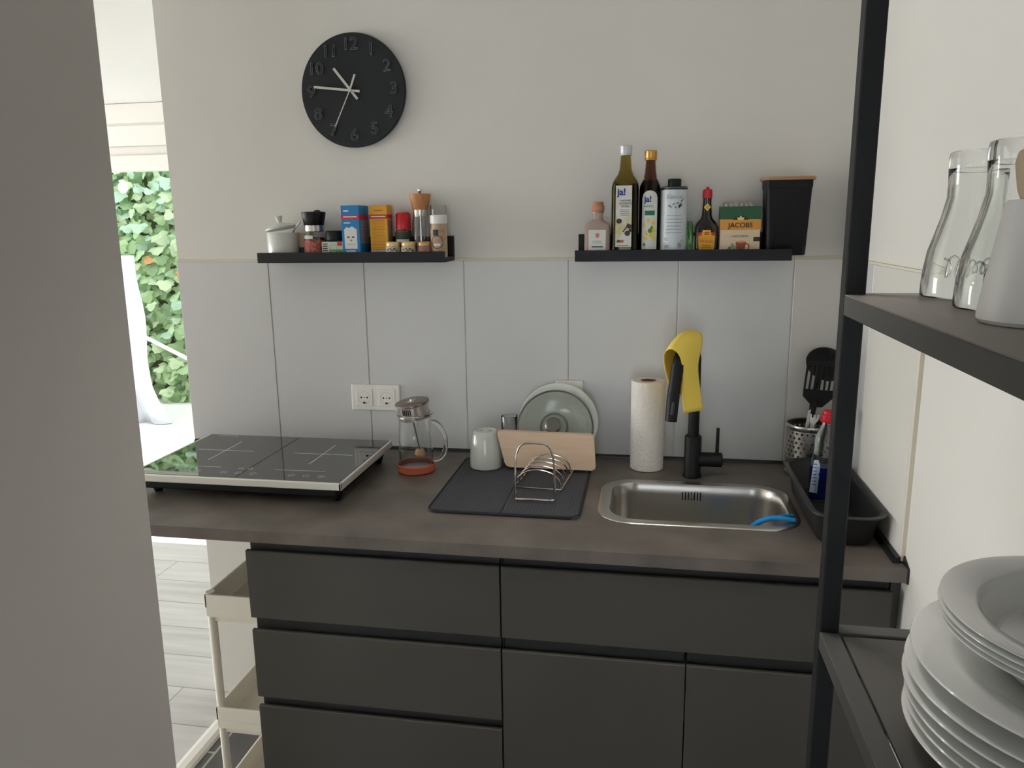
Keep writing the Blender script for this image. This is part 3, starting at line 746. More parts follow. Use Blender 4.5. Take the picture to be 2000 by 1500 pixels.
text('aroma', .011, PAPER, lb, wrap(.0236, .038), 'lettering') if False else cyl_label(.0236, .032, .038, .018).obj('emblem', PAPER, lb)
B().lathe([(0, .092), (.0232, .092), (.0238, .094), (.0238, .1135), (.0222, .1155), (0, .1155)], seg=36).obj('cap', WHITEP, t)

gl = [(.8735, 'left of three tiny gold-lidded jars at the front of the ledge'), (.9185, 'middle of three tiny gold-lidded jars at the front of the ledge'), (.9645, 'right of three tiny gold-lidded jars, without label and with reddish contents')]
LIDG = mat('pale gold lid', (222, 196, 140), .35, metal=.4)
for k, (x, l) in enumerate(gl):
    t = thing('mini_jar', l, 'jar', (x, -.093+.004*(k == 2), ZL), group='tiny jars on the left ledge')
    B().lathe([(0, 0), (.0185, 0), (.0215, .004), (.022, .016), (.0205, .028), (.0185, .033), (0, .033)], seg=32).obj('body', mat('pale jar contents', (206, 184, 164), .2) if k < 2 else mat('reddish jar contents', (150, 108, 92), .2), t)
    if k < 2:
        lb = cyl_label(.0222, .009, .027, .040, 0).obj('label', mat('dark leaf print', (62, 70, 58), .6, noise=(180, 2, S1, .12), rgb2=(196, 184, 160)), t)
        cyl_label(.0224, .009, .0165, .036, 0, top=lambda u: .0165-.004*math.cos(5*u)).obj('white_panel', PAPER, lb)
    B().lathe([(0, .032), (.0195, .032), (.0202, .034), (.0202, .041), (.0185, .044), (0, .0445)], seg=32).obj('lid', LIDG if k < 2 else mat('bronze lid', (198, 160, 106), .35, metal=.5), t)

# --- right ledge
t = thing('dressing_bottle', 'small square bottle of pinkish dressing with a cork stopper', 'bottle', (1.4435, -.066, ZL))
B().loft([(0, .030, .026, 6), (.003, .0345, .030, 7), (.078, .0345, .030, 7), (.086, .031, .027, 5), (.094, .018, .017, 2.6), (.098, .0145, .0145, 2), (.114, .0140, .0140, 2), (.115, .0160, .0160, 2), (.119, .0160, .0160, 2), (.120, .0, .0, 2)], 44, caps=False).obj('body', mat('pinkish glass', (222, 202, 192), .05, trans=.55, ior=1.3), t)
B().loft([(.004, .031, .027, 7), (.074, .031, .027, 7)], 40).obj('dressing', mat('pink dressing', (190, 150, 136), .3), t)
b = B(); b.box(-.0225, .0235, -.0307, -.0301, .001, .070); lb = b.obj('label', PAPER, t, smooth=False)
b = B(); b.lathe([(.0045, 0), (.0058, 0), (.0058, .0002), (.0045, .0002)], seg=20, close=True); b.xf(Matrix.Translation((.001, -.0308, .055)) @ Matrix.Rotation(PI/2, 4, 'X')); b.prism([(-.001, .051), (.003, .051), (.004, .059), (.001, .062), (-.002, .058)], .0002, 'y', -.0310); b.obj('emblem', mat('rust print', (206, 96, 76), .6), lb)
b = B(); b.box(-.014, .016, -.0309, -.0307, .024, .027); b.obj('black_bar', INK, lb, smooth=False)
for xa, xb in ((-.018, -.006), (.006, .013)): B().box(xa, xb, -.0309, -.0307, .001, .005).obj('mark', INK, lb, smooth=False)
for q in range(2): B().box(-.012, .012, -.0309, -.0307, .0395-q*.0045, .0413-q*.0045).obj('text_line', mat('pale teal print', (160, 184, 178), .6), lb, smooth=False)
b = B(); b.lathe([(0, .113), (.012, .113), (.0125, .119), (.0170, .120), (.0172, .134), (.014, .1345), (.0145, .1415), (.012, .143), (0, .143)], seg=28); b.obj('cork', CORK, t)

def loftbottle(loc, label, H, w, d, n, sh, neck, capr, caph, glass, oil, oilc, oiltop, capm):
    t = thing('oil_bottle', label, 'bottle', loc)
    zs, zn = sh
    prof = [(0, w*.88, d*.88, n), (.004, w, d, n), (zs, w, d, n), (zs+(zn-zs)*.25, w*.95, d*.95, max(min(n, 2.6), n*.7)), (zs+(zn-zs)*.5, w*.80, d*.80, min(n, 2.6)), (zs+(zn-zs)*.72, w*.58, d*.58, min(n, 2.2)), (zs+(zn-zs)*.88, neck*1.18, neck*1.18, 2), (zn, neck*1.05, neck*1.05, 2), (H-caph, neck*.86, neck*.86, 2)]
    B().loft(prof, 44).obj('body', glass, t)
    k = .93
    ins = [(.004, w*k*.9, d*k*.9, n)] + [(z, rx*k, ry*k, m) for z, rx, ry, m in prof[1:] if .005 < z < oiltop]
    zl, a = ins[-1][0], ins[-1]
    ins.append((oiltop, a[1]*.985, a[2]*.985, a[3]))
    B().loft([(.005, w*k, d*k, n)]+ins[1:], 44).obj('oil', oilc, t)
    b = B(); b.lathe([(0, H-caph-.001), (capr*.97, H-caph-.001), (capr, H-caph), (capr, H-caph+.002), (capr*.96, H-caph+.003), (capr, H-caph+.005), (capr, H-.0015), (capr*.93, H), (0, H)], seg=36); b.obj('cap', capm, t)
    return t
SILV = mat('silvery white cap', (206, 208, 212), .4, metal=.3)
t = loftbottle((1.5155, -.062, ZL), 'tall green olive oil bottle with silvery white cap, left of the brown bottle', .286, .0355, .0335, 5.5, (.178, .226), .0152, .0162, .024, OLIVEG, None, OIL, .188, SILV)
b = B(); b.box(-.0235, .0185, -.0346, -.0338, .025, .183); lb = b.obj('label', PAPER, t, smooth=False)
text('ja!', .024, BLUEI, lb, front(-.0085, -.0349, .166), off=.0008)
b = B(); b.prism([(-.0235, .028), (-.0235, .112), (-.018, .098), (-.012, .094), (.004, .101), (.0185, .113), (.0185, .06), (.0, .07)], .0002, 'y', -.0348); b.obj('olive_picture', mat('pale olive oil print', (196, 188, 112), .6, noise=(50, 3, S1, .2), rgb2=(222, 222, 206)), lb, smooth=False)
b = B()
for x, z, r in ((-.014, .092, .0075), (.013, .078, .0065), (.008, .060, .0075), (.016, .068, .005)):
    b.sphere((x, -.0349, z), r, .0004, r*.9, 16, 8)
b.tube([(-.004, -.0350, .064), (.004, -.0350, .074), (.010, -.0350, .086)], .0016, 6); b.obj('olives', mat('black olive print', (52, 36, 44), .5), lb)
text('NATIVES\nOLIVENÖL\nEXTRA', .0072, INK, lb, front(.002, -.0349, .137), align='CENTER')
b = B(); lines(b, -.013, .014, .120, -.0347, 4, .0045, .0012); b.box(-.019, -.002, -.0349, -.0347, .036, .043); b.box(-.019, .012, -.0349, -.0347, .0275, .029); b.obj('print', INK, lb, smooth=False)
b = B()
for k, mm in enumerate(range(3)): b.box(-.012+k*.004, -.009+k*.004, -.0351, -.0349, .037, .042)
b.obj('colour_score', mat('orange print', (216, 120, 60), .6), lb, smooth=False)

t = loftbottle((1.5805, -.060, ZL), 'brown rapeseed oil bottle with gold cap and arched label', .272, .0280, .0280, 2.0, (.170, .214), .0140, .0160, .0235, BROWNG, None, OILB, .196, GOLD)
RB = .0281
def cl2(w_, z0, z1, m, nm, par, top=None, t_=.0004, a=0):
    return cyl_label(RB, z0, z1, w_, a, top=top, t=t_).obj(nm, m, par)
lb = cl2(.0425, .018, .170, PAPER, 'label', t, lambda u: .150+.0195*math.sqrt(max(0, 1-u*u)))
text('ja!', .021, BLUEI, lb, wrap(RB+.0006, .147, -.18), off=.0007)
text('RAPSÖL', .0075, mat('teal print', (60, 130, 140), .6), lb, wrap(RB+.0006, .129, -.1))
cyl_label(RB, .106, .118, .026, .02, t=.0007).obj('green_flag', GREENI, lb)
b = B()
for k in range(16):
    u = random.uniform(-.017, .017); z = random.uniform(.040, .098); r = RB+.0008
    b.sphere((r*math.sin(u/r), -r*math.cos(u/r), z), random.uniform(.003, .006), .0006, random.uniform(.003, .006), 10, 6)
b.obj('blossoms', mat('yellow blossom print', (236, 204, 60), .6), lb)
b = B()
for u, z, q in ((.002, .066, .006), (-.012, .030, .0048), (.006, .074, .004)): b.sphere(((RB+.0009)*math.sin(u/RB), -(RB+.0009)*math.cos(u/RB), z), q, .0007, q, 10, 6)
b.obj('leaf_print', mat('leaf print', (86, 134, 60), .6), lb)

t = thing('oil_tin', 'pale cylindrical oil tin with black screw cap and olive branch print', 'tin', (1.6435, -.064, ZL))
b = B(); b.lathe([(0, .002), (.0325, .002), (.0345, .0045), (.0345, .176), (0, .176)], seg=48); tin = b.obj('body', mat('pale blue white tin', (204, 212, 216), .35), t)
b = B(); b.lathe([(.0325, 0), (.0350, .001), (.0350, .005), (.0345, .006)], seg=48); b.lathe([(.0345, .170), (.0348, .171), (.0348, .175), (.033, .1785), (.032, .1785), (0, .177)], seg=48); b.obj('rims', mat('tin rim', (60, 62, 66), .35, metal=.8), t)
B().lathe([(0, .177), (.0170, .177), (.0174, .179), (.0174, .196), (.0160, .1985), (0, .1985)], seg=32).obj('cap', BLKP, t)
text('Elaeus', .0165, LINK, tin, wrap(.0347, .152), slant=.2, sx=1.1)
b = B(); r = .0348
def on_t(u, z): return (r*math.sin(u/r), -r*math.cos(u/r), z)
b.tube([on_t(.028, .150), on_t(.020, .139), on_t(.006, .132), on_t(-.012, .127)], .0006, 5, smooth=2)
for u, z, a in ((-.010, .131, .3), (-.006, .124, -.6), (.002, .136, .6), (.006, .122, -.9), (.012, .139, .7), (.021, .146, 1.2)):
    P = [on_t(u+math.cos(a+math.pi)*.009*s, z+math.sin(a+math.pi)*.009*s) for s in (0, .5, 1)]
    b.tube(P, [.0004, .0013, .0003], 5)
for u, z in ((.013, .128), (.017, .131)): b.sphere(on_t(u, z), .003, .001, .0045, 10, 6)
b.obj('olive_branch', mat('dark olive print', (58, 64, 60), .6), tin)
b = B()
for k in range(6):
    ww = random.uniform(.018, .028)
    P = [on_t(-ww+2*ww*i/8, .104-k*.0088) for i in range(9)]
    b.tube(P, .0007, 4)
for u0 in (-.019, .019):
    for k in range(5):
        ua, za = u0+random.uniform(-.006, .006), .030+random.uniform(-.010, .014)
        b.tube([on_t(ua+.004*math.cos(a), za+.003*math.sin(a)) for a in [2*PI*q/9 for q in range(9)]], .0005, 4, closed=True)
b.tube([on_t(-.006+.002*i, .012) for i in range(7)], .0006, 4)
b.obj('print', mat('mid grey print', (112, 118, 122), .7), tin)

t = thing('herb_packet', 'crumpled glossy green foil packet between the tin and the dark sauce bottle', 'packet', (1.6850, -.060, ZL))
b = B(); rows = []
for j in range(9):
    z = .088*j/8; k = 1-.55*(j/8)**1.6
    rows.append([((.0145*k)*math.cos(a)+.002*(j % 2), (.010*k)*math.sin(a)*(1+.25*math.sin(3*a+j)), z) for a in [2*PI*i/20 for i in range(21)]])
b.grid(rows); bmesh.ops.remove_doubles(b.bm, verts=b.bm.verts, dist=1e-6)
b.obj('pouch', mat('green foil', (34, 92, 44), .25, noise=(90, 2, (3, 3, .5), .15), rgb2=(112, 164, 100)), t)
b = B(); b.prism([(.010, 0), (.014, 0), (.0165, .05), (.012, .052)], .004, 'y', -.010); b.obj('edge_strip', mat('pale green print', (176, 190, 140), .5), t, smooth=False)

t = thing('sauce_bottle', 'dark seasoning sauce bottle with red pour cap and yellow label', 'bottle', (1.7290, -.062, ZL))
B().loft([(0, .026, .018, 3.5), (.003, .0300, .0205, 4), (.055, .0305, .0208, 4), (.072, .0302, .0205, 3.4), (.084, .026, .0175, 2.8), (.094, .0165, .0130, 2.2), (.101, .0132, .0115, 2), (.135, .0112, .0108, 2), (.149, .0108, .0108, 2)], 44).obj('body', mat('black brown sauce glass', (24, 16, 16), .06, coat=.5), t)
b = B(); b.prism([(-.0185, .001), (.0185, .001), (.0222, .058), (.0105, .060), (.0105, .066), (-.0105, .066), (-.0105, .060), (-.0222, .058)], .0006, 'y', -.0214); lb = b.obj('label', YELD, t, smooth=False)
b = B(); b.prism([(-.0222, .050), (-.0218, .059), (-.012, .061), (-.012, .054)], .0002, 'y', -.0216); b.prism([(.0222, .050), (.0218, .059), (.012, .061), (.012, .054)], .0002, 'y', -.0216); b.obj('red_corners', REDI, lb, smooth=False)
b = B(); b.box(-.0095, .0095, -.0218, -.0215, .050, .0640); b.obj('logo_panel', YEL, lb, smooth=False)
b = B(); b.prism([(.0085*math.cos(a), .0575+.0045*math.sin(a)) for a in [2*PI*i/24 for i in range(24)]], .0002, 'y', -.0221); b.obj('logo_oval', REDI, lb, smooth=False)
text('MAGGI', .0052, YEL, lb, front(0, -.0223, .0575), off=.0001)
text('Würze', .0125, REDI, lb, front(0, -.0217, .037))
b = B(); lines(b, -.014, .014, .026, -.0216, 3, .0058, .0016); b.box(-.002, .002, -.0217, -.0215, .006, .009); b.obj('print', mat('brown print', (130, 70, 24), .7), lb, smooth=False)
b = B(); b.prism([(-.0088, .1245), (0, .1145), (.0088, .1245), (0, .1345)], .0008, 'y', -.0120); dm = b.obj('neck_label', mat('pale yellow print', (240, 212, 96), .6), t, smooth=False)
b = B(); b.prism([(-.0050, .1245), (0, .1185), (.0050, .1245), (0, .1305)], .0003, 'y', -.0123); b.obj('diamond', YELD, dm, smooth=False)
B().lathe([(0, .148), (.0122, .148), (.0126, .149), (.0118, .1685), (.0095, .1705), (.0042, .1715), (.0036, .1765), (.0, .177)], seg=30).obj('cap', REDP, t)

t = thing('coffee_carton', 'open coffee sachet carton with green top, orange band and cream front', 'carton', (1.8130, -.064, ZL))
JW, JD, JH = .1015, .046, .125
b = B(); b.box(-JW/2, JW/2, -JD/2, -JD/2+.0008, 0, JH); b.box(-JW/2, JW/2, JD/2-.0008, JD/2, 0, JH); b.box(-JW/2, -JW/2+.0008, -JD/2, JD/2, 0, JH); b.box(JW/2-.0008, JW/2, -JD/2, JD/2, 0, JH); b.box(-JW/2, JW/2, -JD/2, JD/2, 0, .001)
bx = b.obj('body', mat('cream carton', (222, 200, 168), .5), t, smooth=False)
b = B(); y = -JD/2
b.box(-JW/2-.0003, JW/2+.0003, y-.0004, y, .092, JH); b.box(-JW/2-.0003, -JW/2, y, JD/2, .092, JH); b.obj('green_top', mat('dark green carton', (26, 84, 50), .5), t, smooth=False)
b = B(); b.prism([(-JW/2, .0655), (JW/2, .0655), (JW/2, .091), (-JW/2, .091)], .0004, 'y', y-.0004); bd = b.obj('orange_band', mat('orange band', (220, 150, 52), .5), t, smooth=False)
b = B(); b.prism([(-.020, .091), (.020, .091), (.014, .099), (.0, .103), (-.014, .099)], .0003, 'y', y-.0007); b.obj('dark_arch', mat('deep green print', (12, 46, 28), .6), t, smooth=False)
b = B(); b.prism([(-.007, .0905), (.007, .0905), (.009, .099), (.0045, .0955), (.0, .102), (-.0045, .0955), (-.009, .099)], .0003, 'y', y-.0011); b.obj('crown', mat('pale gold print', (236, 214, 150), .5), t, smooth=False)
text('JACOBS', .0175, mat('dark green lettering', (18, 40, 26), .6), bd, front(0, y-.0007, .0770), off=.0003, sx=1.0)
text('CAFÉ CREMA', .0075, mat('brown lettering', (120, 92, 66), .6), t, front(0, y-.0003, .049))
b = B(); b.prism([(-.012, .008), (-.016, .034), (.010, .034), (.006, .006), (.002, .004), (-.008, .004)], .0004, 'y', y-.0004); b.xf(Matrix.Translation((.006, 0, 0)))
b.tube([(.0145, y-.0004, .030), (.024, y-.0004, .028), (.022, y-.0004, .016), (.0125, y-.0004, .012)], .0014, 6, smooth=2); b.obj('cup_picture', mat('brown red cup print', (150, 64, 40), .5), t, smooth=False)
b = B(); b.sphere((.003, y-.0005, .035), .0128, .0005, .003, 16, 6); b.obj('crema_picture', mat('crema print', (222, 160, 110), .5), t)
b = B(); b.prism([(-.040, .004), (-.030, .002), (-.012, .028), (-.020, .032)], .0004, 'y', y-.0004); b.prism([(-.024, .002), (-.012, .002), (-.004, .022), (-.011, .026)], .0004, 'y', y-.0005); b.obj('sachet_picture', mat('sachet print', (64, 82, 50), .5, noise=(120, 1, S1, .1), rgb2=(176, 180, 140)), t, smooth=False)
b = B(); b.box(.034, JW/2, y-.0004, y, .036, .047); b.obj('badge', mat('dark brown badge', (58, 34, 24), .5), t, smooth=False)
rows = []
for j in range(5):
    rows.append([(-.040+.0225*i/5*1.0*3.6/3.6*(.82), -.014+.028*(j/4)+.002*math.sin(i), .110+.019*abs(math.sin(i*.9+j*.5))*(1 if 0 < j < 4 else .2)+.003*j) for i in range(20)])
b = B(); b.grid(rows); fo = b.obj('inner_foil', mat('silvery foil', (206, 206, 200), .3, metal=.6), t)

t = thing('canister', 'tall black tapered canister with a thin wooden lid at the ledge end', 'canister', (1.9275, -.0605, ZL))
b = B(); b.loft([(0, .0465, .042, 7), (.003, .0490, .0440, 7), (.168, .0565, .0455, 7), (.1685, .0580, .0460, 7), (.188, .0585, .0460, 7)], 48); b.obj('body', mat('navy black canister', (12, 13, 19), .5, spec=.25), t)
b = B(); b.loft([(.188, .063, .0475, 7), (.190, .0645, .0485, 7), (.1945, .0645, .0485, 7), (.196, .0635, .048, 7)], 48); b.obj('lid', mat('acacia lid', (172, 128, 92), .5), t)

# ------------------------------------------------------------------ things on the worktop
t = thing('glass_jug', 'clear glass jug with tilted steel lid standing on an orange coaster', 'jug', (.953, -.208, ZW+.0096))
B().lathe([(0, 0), (.045, 0), (.0475, .003), (.0460, .10), (.0440, .140), (.0455, .150), (.050, .155), (.049, .157), (.0435, .151), (.0415, .140), (.0435, .10), (.0450, .006), (0, .004)], seg=48).obj('body', GLASS, t)
P = [(.045, 0, .132), (.056, -.001, .136), (.075, -.002, .122), (.088, -.003, .092), (.088, -.003, .060), (.078, -.002, .038), (.064, -.001, .0245), (.0455, 0, .0245)]
B().tube(P, [.006]+[.0065]*6+[.007], 12, smooth=0).obj('handle', GLASS, t)
h_ = t.children[-1]; md = h_.modifiers.new('s', 'SUBSURF'); md.levels = 2; md.render_levels = 2
LM = Matrix.Translation((0, 0, .150)) @ Matrix.Rotation(-.13, 4, 'Y') @ Matrix.Rotation(.10, 4, 'X')
b = B(); b.lathe([(0, .034), (.046, .034), (.0475, .036), (.0470, .040), (.040, .041), (0, .042)], seg=44); b.xf(LM); b.obj('lid', mat('worn steel lid', (150, 138, 128), .32, metal=1, noise=(14, 6, (1, 8, 1), .12), rgb2=(96, 84, 76)), t)
b = B(); b.lathe([(.0415, -.006), (.0425, -.006), (.0425, .035), (.0415, .035)], seg=44, close=True)
b.lathe([(.0435, .002), (.0475, .003), (.0475, .006), (.0435, .006)], seg=44, close=True); b.xf(LM); b.obj('strainer', STEEL, t)
b = B()
for k in range(5):
    a = -PI/2-.42+.13*k; c = Vector((.0428*math.cos(a), .0428*math.sin(a), .022)); b.tube([c-Vector((0, 0, .008)), c+Vector((0, 0, .008))], .0014, 6)
b.xf(LM); b.obj('slots', BLACK, t)
b = B(); b.box(-.009, .009, -.016, .016, .0415, .0435, .001); b.sphere((0, 0, .0445), .0045); b.xf(LM); b.obj('lid_clip', STEEL, t)
b = B(); b.tube([(-.008, 0, .150), (.012, -.004, .055)], .002, 8); b.obj('rod', mat('dark steel rod', (84, 84, 86), .3, metal=1), t)
b = B(); b.lathe([(0, 0), (.012, .001), (.0148, .006), (.0125, .018), (.010, .0215), (.006, .022), (0, .018)], seg=24); b.xf(Matrix.Translation((.0125, -.004, .034))); b.obj('wooden_ball', WOOD, t)
co = thing('coaster', 'round orange silicone coaster under the glass jug', 'coaster', (.953, -.208, ZW+.0005))
B().lathe([(0, 0), (.048, 0), (.0525, .004), (.0540, .022), (.0525, .0235), (.0500, .022), (.0485, .0075), (0, .0075)], seg=48).obj('tray', [TERRA], co)
B().lathe([(0, .0077), (.040, .0077), (.040, .0084), (0, .0084)], seg=40).obj('inset', TERRAW, co)

# drying mat
dm_ = thing('drying_mat', 'dark grey ribbed drying mat folded down its middle on the worktop', 'mat', (0, 0, ZW+.0004))
mx0, mx1, my0, my1, mf = 1.070, 1.434, -.513, -.082, 1.250
b = B(); n = 90
for xa, xb_ in ((mx0, mf-.003), (mf+.003, mx1)):
    P = rrect(xa, xb_, my0, my1, .012 if xa > mx0 else .018, 6)
    b.prism(P, .0045, 'z', .0003)
for k in range(44):
    x = mx0+.010+k*.0081
    if abs(x-mf) > .008: b.tube([(x, my0+.010, .0042), (x, my1-.010, .0042)], .0017, 6)
b.obj('pad', MAT, dm_)
b = B(); b.tube([(x, y, .0037) for x, y in rrect(mx0, mx1, my0, my1, .028, 6)], .0036, 8, closed=True); b.obj('piping', MATB, dm_)
ZM = ZW+.0080

t = thing('mug', 'pale grey-green mug turned upside down on the drying mat', 'mug', (1.143, -.165, ZM))
B().lathe([(.0415, 0), (.0440, .0005), (.0452, .004), (.0450, .030), (.0420, .065), (.0360, .094), (.0325, .1020), (.0290, .1045), (.0275, .1045), (.0265, .1015), (0, .1010)], seg=44).obj('body', PALE, t)
b = B()
for x in (-.012, .012): b.sphere((x, .004, .1012), .0035, .0035, .0007, 10, 6)
b.obj('glaze_marks', mat('glaze mark', (120, 116, 108), .5), t)

t = thing('drinking_glass', 'small clear drinking glass behind the upturned mug', 'glass', (1.193, -.066, ZW+.0005))
B().lathe([(0, 0), (.0205, 0), (.0220, .003), (.0238, .128), (.0232, .1295), (.0224, .128), (.0208, .008), (0, .007)], seg=36).obj('body', GLASS, t)

# wire lid rack
rk = thing('lid_rack', 'chrome wire rack of small hoops standing on the drying mat', 'rack', (0, 0, ZM))
def arch(x0, x1, y, z0, h, n=16, sq=.55):
    P = []
    for i in range(n+1):
        a = PI*i/n; P.append(((x0+x1)/2-(x1-x0)/2*math.copysign(abs(math.cos(a))**sq, math.cos(a)), y, z0+h*abs(math.sin(a))**sq))
    return P
b = B(); b.tube(arch(1.2700, 1.3675, -.420, .004, .142, 24, .45)[0:], .0027, 10)
b.tube([(1.2700, -.420, .004), (1.2715, -.424, .0028), (1.29, -.428, .0042), (1.3185, -.430, .0055), (1.347, -.428, .0042), (1.366, -.424, .0028), (1.3675, -.420, .004)], .0027, 10)
b.obj('end_hoop', CHROME, rk)
b = B(); b.tube([(1.2545, -.340, .003), (1.3745, -.345, .003), (1.3925, -.150, .003), (1.3960, -.095, .003), (1.2800, -.095, .003), (1.2545, -.340, .003)][:5], .0024, 8, closed=True); b.obj('base_frame', CHROME, rk)
for k in range(6):
    y = -.335+k*.0345; s = (y+.34)/.245
    P = [(1.2560+.024*s+(p[0]-0)*1, p[1], p[2]) for p in [((1-math.cos(PI*i/16))*.5*(.1165-.004*s), y-.004*math.sin(PI*i/16), .003+.049*math.sin(PI*i/16)**.8) for i in range(17)]]
    B().tube(P, .0019, 8).obj('hoop', CHROME, rk)

t = thing('cutting_board', 'light wooden cutting board standing in the wire rack', 'board', (1.3180, -.1800, ZM+.0072))
b = B()
P = []
pts = [(-.115, 0), (.134, -.001), (.128, .100), (-.139, .103)]
m = len(pts)
for i in range(m):
    p, a, c = Vector(pts[i]), Vector(pts[i-1]), Vector(pts[(i+1) % m]); r = .012 if i != 2 else .009
    u = (a-p).normalized(); v = (c-p).normalized()
    for k in range(5):
        q = k/4; P.append(tuple(p+u*r*(1-q)**2+v*r*q**2))
b.prism(P, .0155, 'y', -.008); bmesh.ops.bevel(b.bm, geom=[e for e in b.bm.edges if abs(e.verts[0].co.y-e.verts[1].co.y) < 1e-6], offset=.0018, segments=2, affect='EDGES')
b.obj('board', mat('beech board', (240, 212, 184), .55, noise=(9, 6, (1.2, 1, 16), .25), rgb2=(228, 196, 164)), t)
t.rotation_euler = (math.radians(1.5), 0, 0)

def disc(rx, M): return M
t = thing('pan_lid', 'round glass pan lid with steel rim leaning behind the cutting board', 'lid', (1.3320, -.113, 1.0185))
RM = Matrix.Rotation(math.radians(66), 4, 'X')
b = B(); b.lathe([(.1045, 0), (.085, .008), (.05, .017), (0, .021), (0, .024), (.05, .020), (.085, .0115), (.1045, .0035)], seg=64); b.xf(RM); b.obj('glass', GREENGL, t)
b = B(); b.lathe([(.1035, -.001), (.1085, -.001), (.1085, .0045), (.1035, .0050)], seg=64, close=True); b.xf(RM); b.obj('rim', mat('dark steel rim', (110, 112, 110), .3, metal=1), t)
b = B(); b.lathe([(0, .022), (.012, .022), (.012, .032), (.022, .040), (.023, .046), (.018, .050), (0, .051)], seg=32); b.xf(RM); b.obj('knob', mat('grey lid knob', (120, 118, 112), .35, metal=.8), t)
b = B(); b.lathe([(.034, .0205), (.040, .0195), (.040, .021), (.034, .022)], seg=40, close=True); b.xf(RM); b.obj('knob_ring', mat('dark lid ring', (96, 100, 92), .4), t)
pl = B(); pl.lathe([(0, 0), (.065, 0), (.068, .004), (.1125, .013), (.1135, .015), (.112, .0165), (.068, .008), (.05, .006), (0, .005)], seg=64)
pl.xf(Matrix.Rotation(math.radians(67), 4, 'X'))
po = pl.obj('plate', mat('pale celadon glaze', (226, 230, 222), .2, coat=.3)); po.location = (1.3370, -.071, 1.0225); tag(po, 'pale round plate standing against the tiles behind the glass lid', 'plate')

t = thing('paper_towel_roll', 'white embossed paper towel roll standing left of the faucet', 'paper towel', (1.5875, -.098, ZW+.0006))
b = B(); b.lathe([(.021, .001), (.043, 0), (.0455, .002), (.0460, .06), (.0462, .13), (.0460, .247), (.0445, .250), (.021, .250)], seg=64); b.obj('roll', TOWEL, t)
b = B(); b.lathe([(.0185, .002), (.0212, .002), (.0212, .249), (.0185, .249)], seg=36, close=True); b.obj('core', mat('brown card core', (138, 104, 84), .9), t)

# ------------------------------------------------------------------ right corner: utensils, loaf tin, soap
t = thing('utensil_holder', 'perforated steel utensil holder in the right corner of the worktop', 'holder', (2.0160, -.0850, ZW+.0018))
b = B(); R0 = .058; NC = 26
for k in range(NC):
    for j in range(9):
        z0 = .012+j*.0125; z1 = z0+.0125; a0 = 2*PI*(k+.5*(j % 2))/NC; a1 = a0+2*PI/NC; am, zm = (a0+a1)/2, (z0+z1)/2
        hole_ = j < 9
        o8 = [(a0, z0), (am, z0), (a1, z0), (a1, zm), (a1, z1), (am, z1), (a0, z1), (a0, zm)]
        i8 = [(am+(.0034/R0)*math.cos(q), zm+.0034*math.sin(q)) for q in [PI*1.25+PI*.25*s for s in range(8)]]
        f_ = lambda p: b.bm.verts.new((R0*math.cos(p[0]), R0*math.sin(p[0]), p[1]))
        ov = [f_(p) for p in o8]; iv = [f_(p) for p in i8]
        for s in range(8): b.bm.faces.new((ov[s], ov[(s+1) % 8], iv[(s+1) % 8], iv[s]))
bmesh.ops.remove_doubles(b.bm, verts=b.bm.verts, dist=.00005)
b.lathe([(R0, .0005), (R0, .012)], seg=52); b.lathe([(R0, .1245), (R0, .137), (R0-.001, .1385), (R0-.003, .137)], seg=52); b.lathe([(0, .001), (R0, .001)], seg=52)
hl = b.obj('cylinder', STEEL, t); md = hl.modifiers.new('s', 'SOLIDIFY'); md.thickness = .0012

def slanted(base, tip): 
    a, c = Vector(base), Vector(tip); return Matrix.Translation(a) @ (c-a).to_track_quat('Z', 'Y').to_matrix().to_4x4(), (c-a).length
t = thing('slotted_spatula', 'black slotted spatula standing in the steel utensil holder', 'spatula', (2.0180, -.088, ZW+.004), rot=(math.radians(4), math.radians(3.5), 0))
B().tube([(0, 0, 0), (-.008, 0, .17), (-.006, 0, .20)], [.006, .006, .007], 10).obj('handle', BLKP, t)
b = B(); b.prism([(-.012, .185), (.012, .185), (.036, .212), (.037, .232), (-.041, .232), (-.040, .212)], .003, 'y', -.0015)
for k in range(7):
    x = -.041+k*.0122; b.prism([(x, .230), (x+.0048, .230), (x+.0055, .300), (x, .300)], .003, 'y', -.0015)
b.prism([(-.042, .298), (.038, .298), (.039, .312), (-.042, .306)], .003, 'y', -.0015); b.obj('blade', BLKP, t, smooth=False)
t = thing('serving_ladle', 'black oval ladle behind the slotted spatula in the utensil holder', 'ladle', (2.022, -.058, ZW+.004), rot=(0, math.radians(2), 0))
B().tube([(0, 0, 0), (-.004, 0, .20), (.008, .004, .26)], [.006, .006, .007], 10).obj('handle', BLKP, t)
b = B(); b.lathe([(0, -.012), (.03, -.010), (.048, -.002), (.052, .004), (.050, .005), (.045, .001), (.028, -.007), (0, -.009)], seg=40); b.xf(Matrix.Translation((.022, -.002, .292)) @ Matrix.Rotation(.25, 4, 'Z') @ Matrix.Diagonal((1.05, 1, 1, 1)) @ Matrix.Rotation(math.radians(50), 4, 'X') @ Matrix.Rotation(-.1, 4, 'Y')); b.obj('bowl', BLKP, t)
t = thing('fork', 'white plastic fork handle poking out of the utensil holder', 'fork', (2.005, -.098, ZW+.004), rot=(math.radians(3), math.radians(6), 0))
b = B(); b.prism([(-.005, 0), (.005, 0), (.006, .14), (.013, .153), (.013, .166), (.009, .166), (.0085, .157), (.004, .157), (.004, .166), (0, .166), (-.001, .157), (-.005, .157), (-.006, .166), (-.010, .166), (-.010, .153), (-.005, .14)], .003, 'y', -.0015); b.obj('fork_body', WHITEP, t, smooth=False)
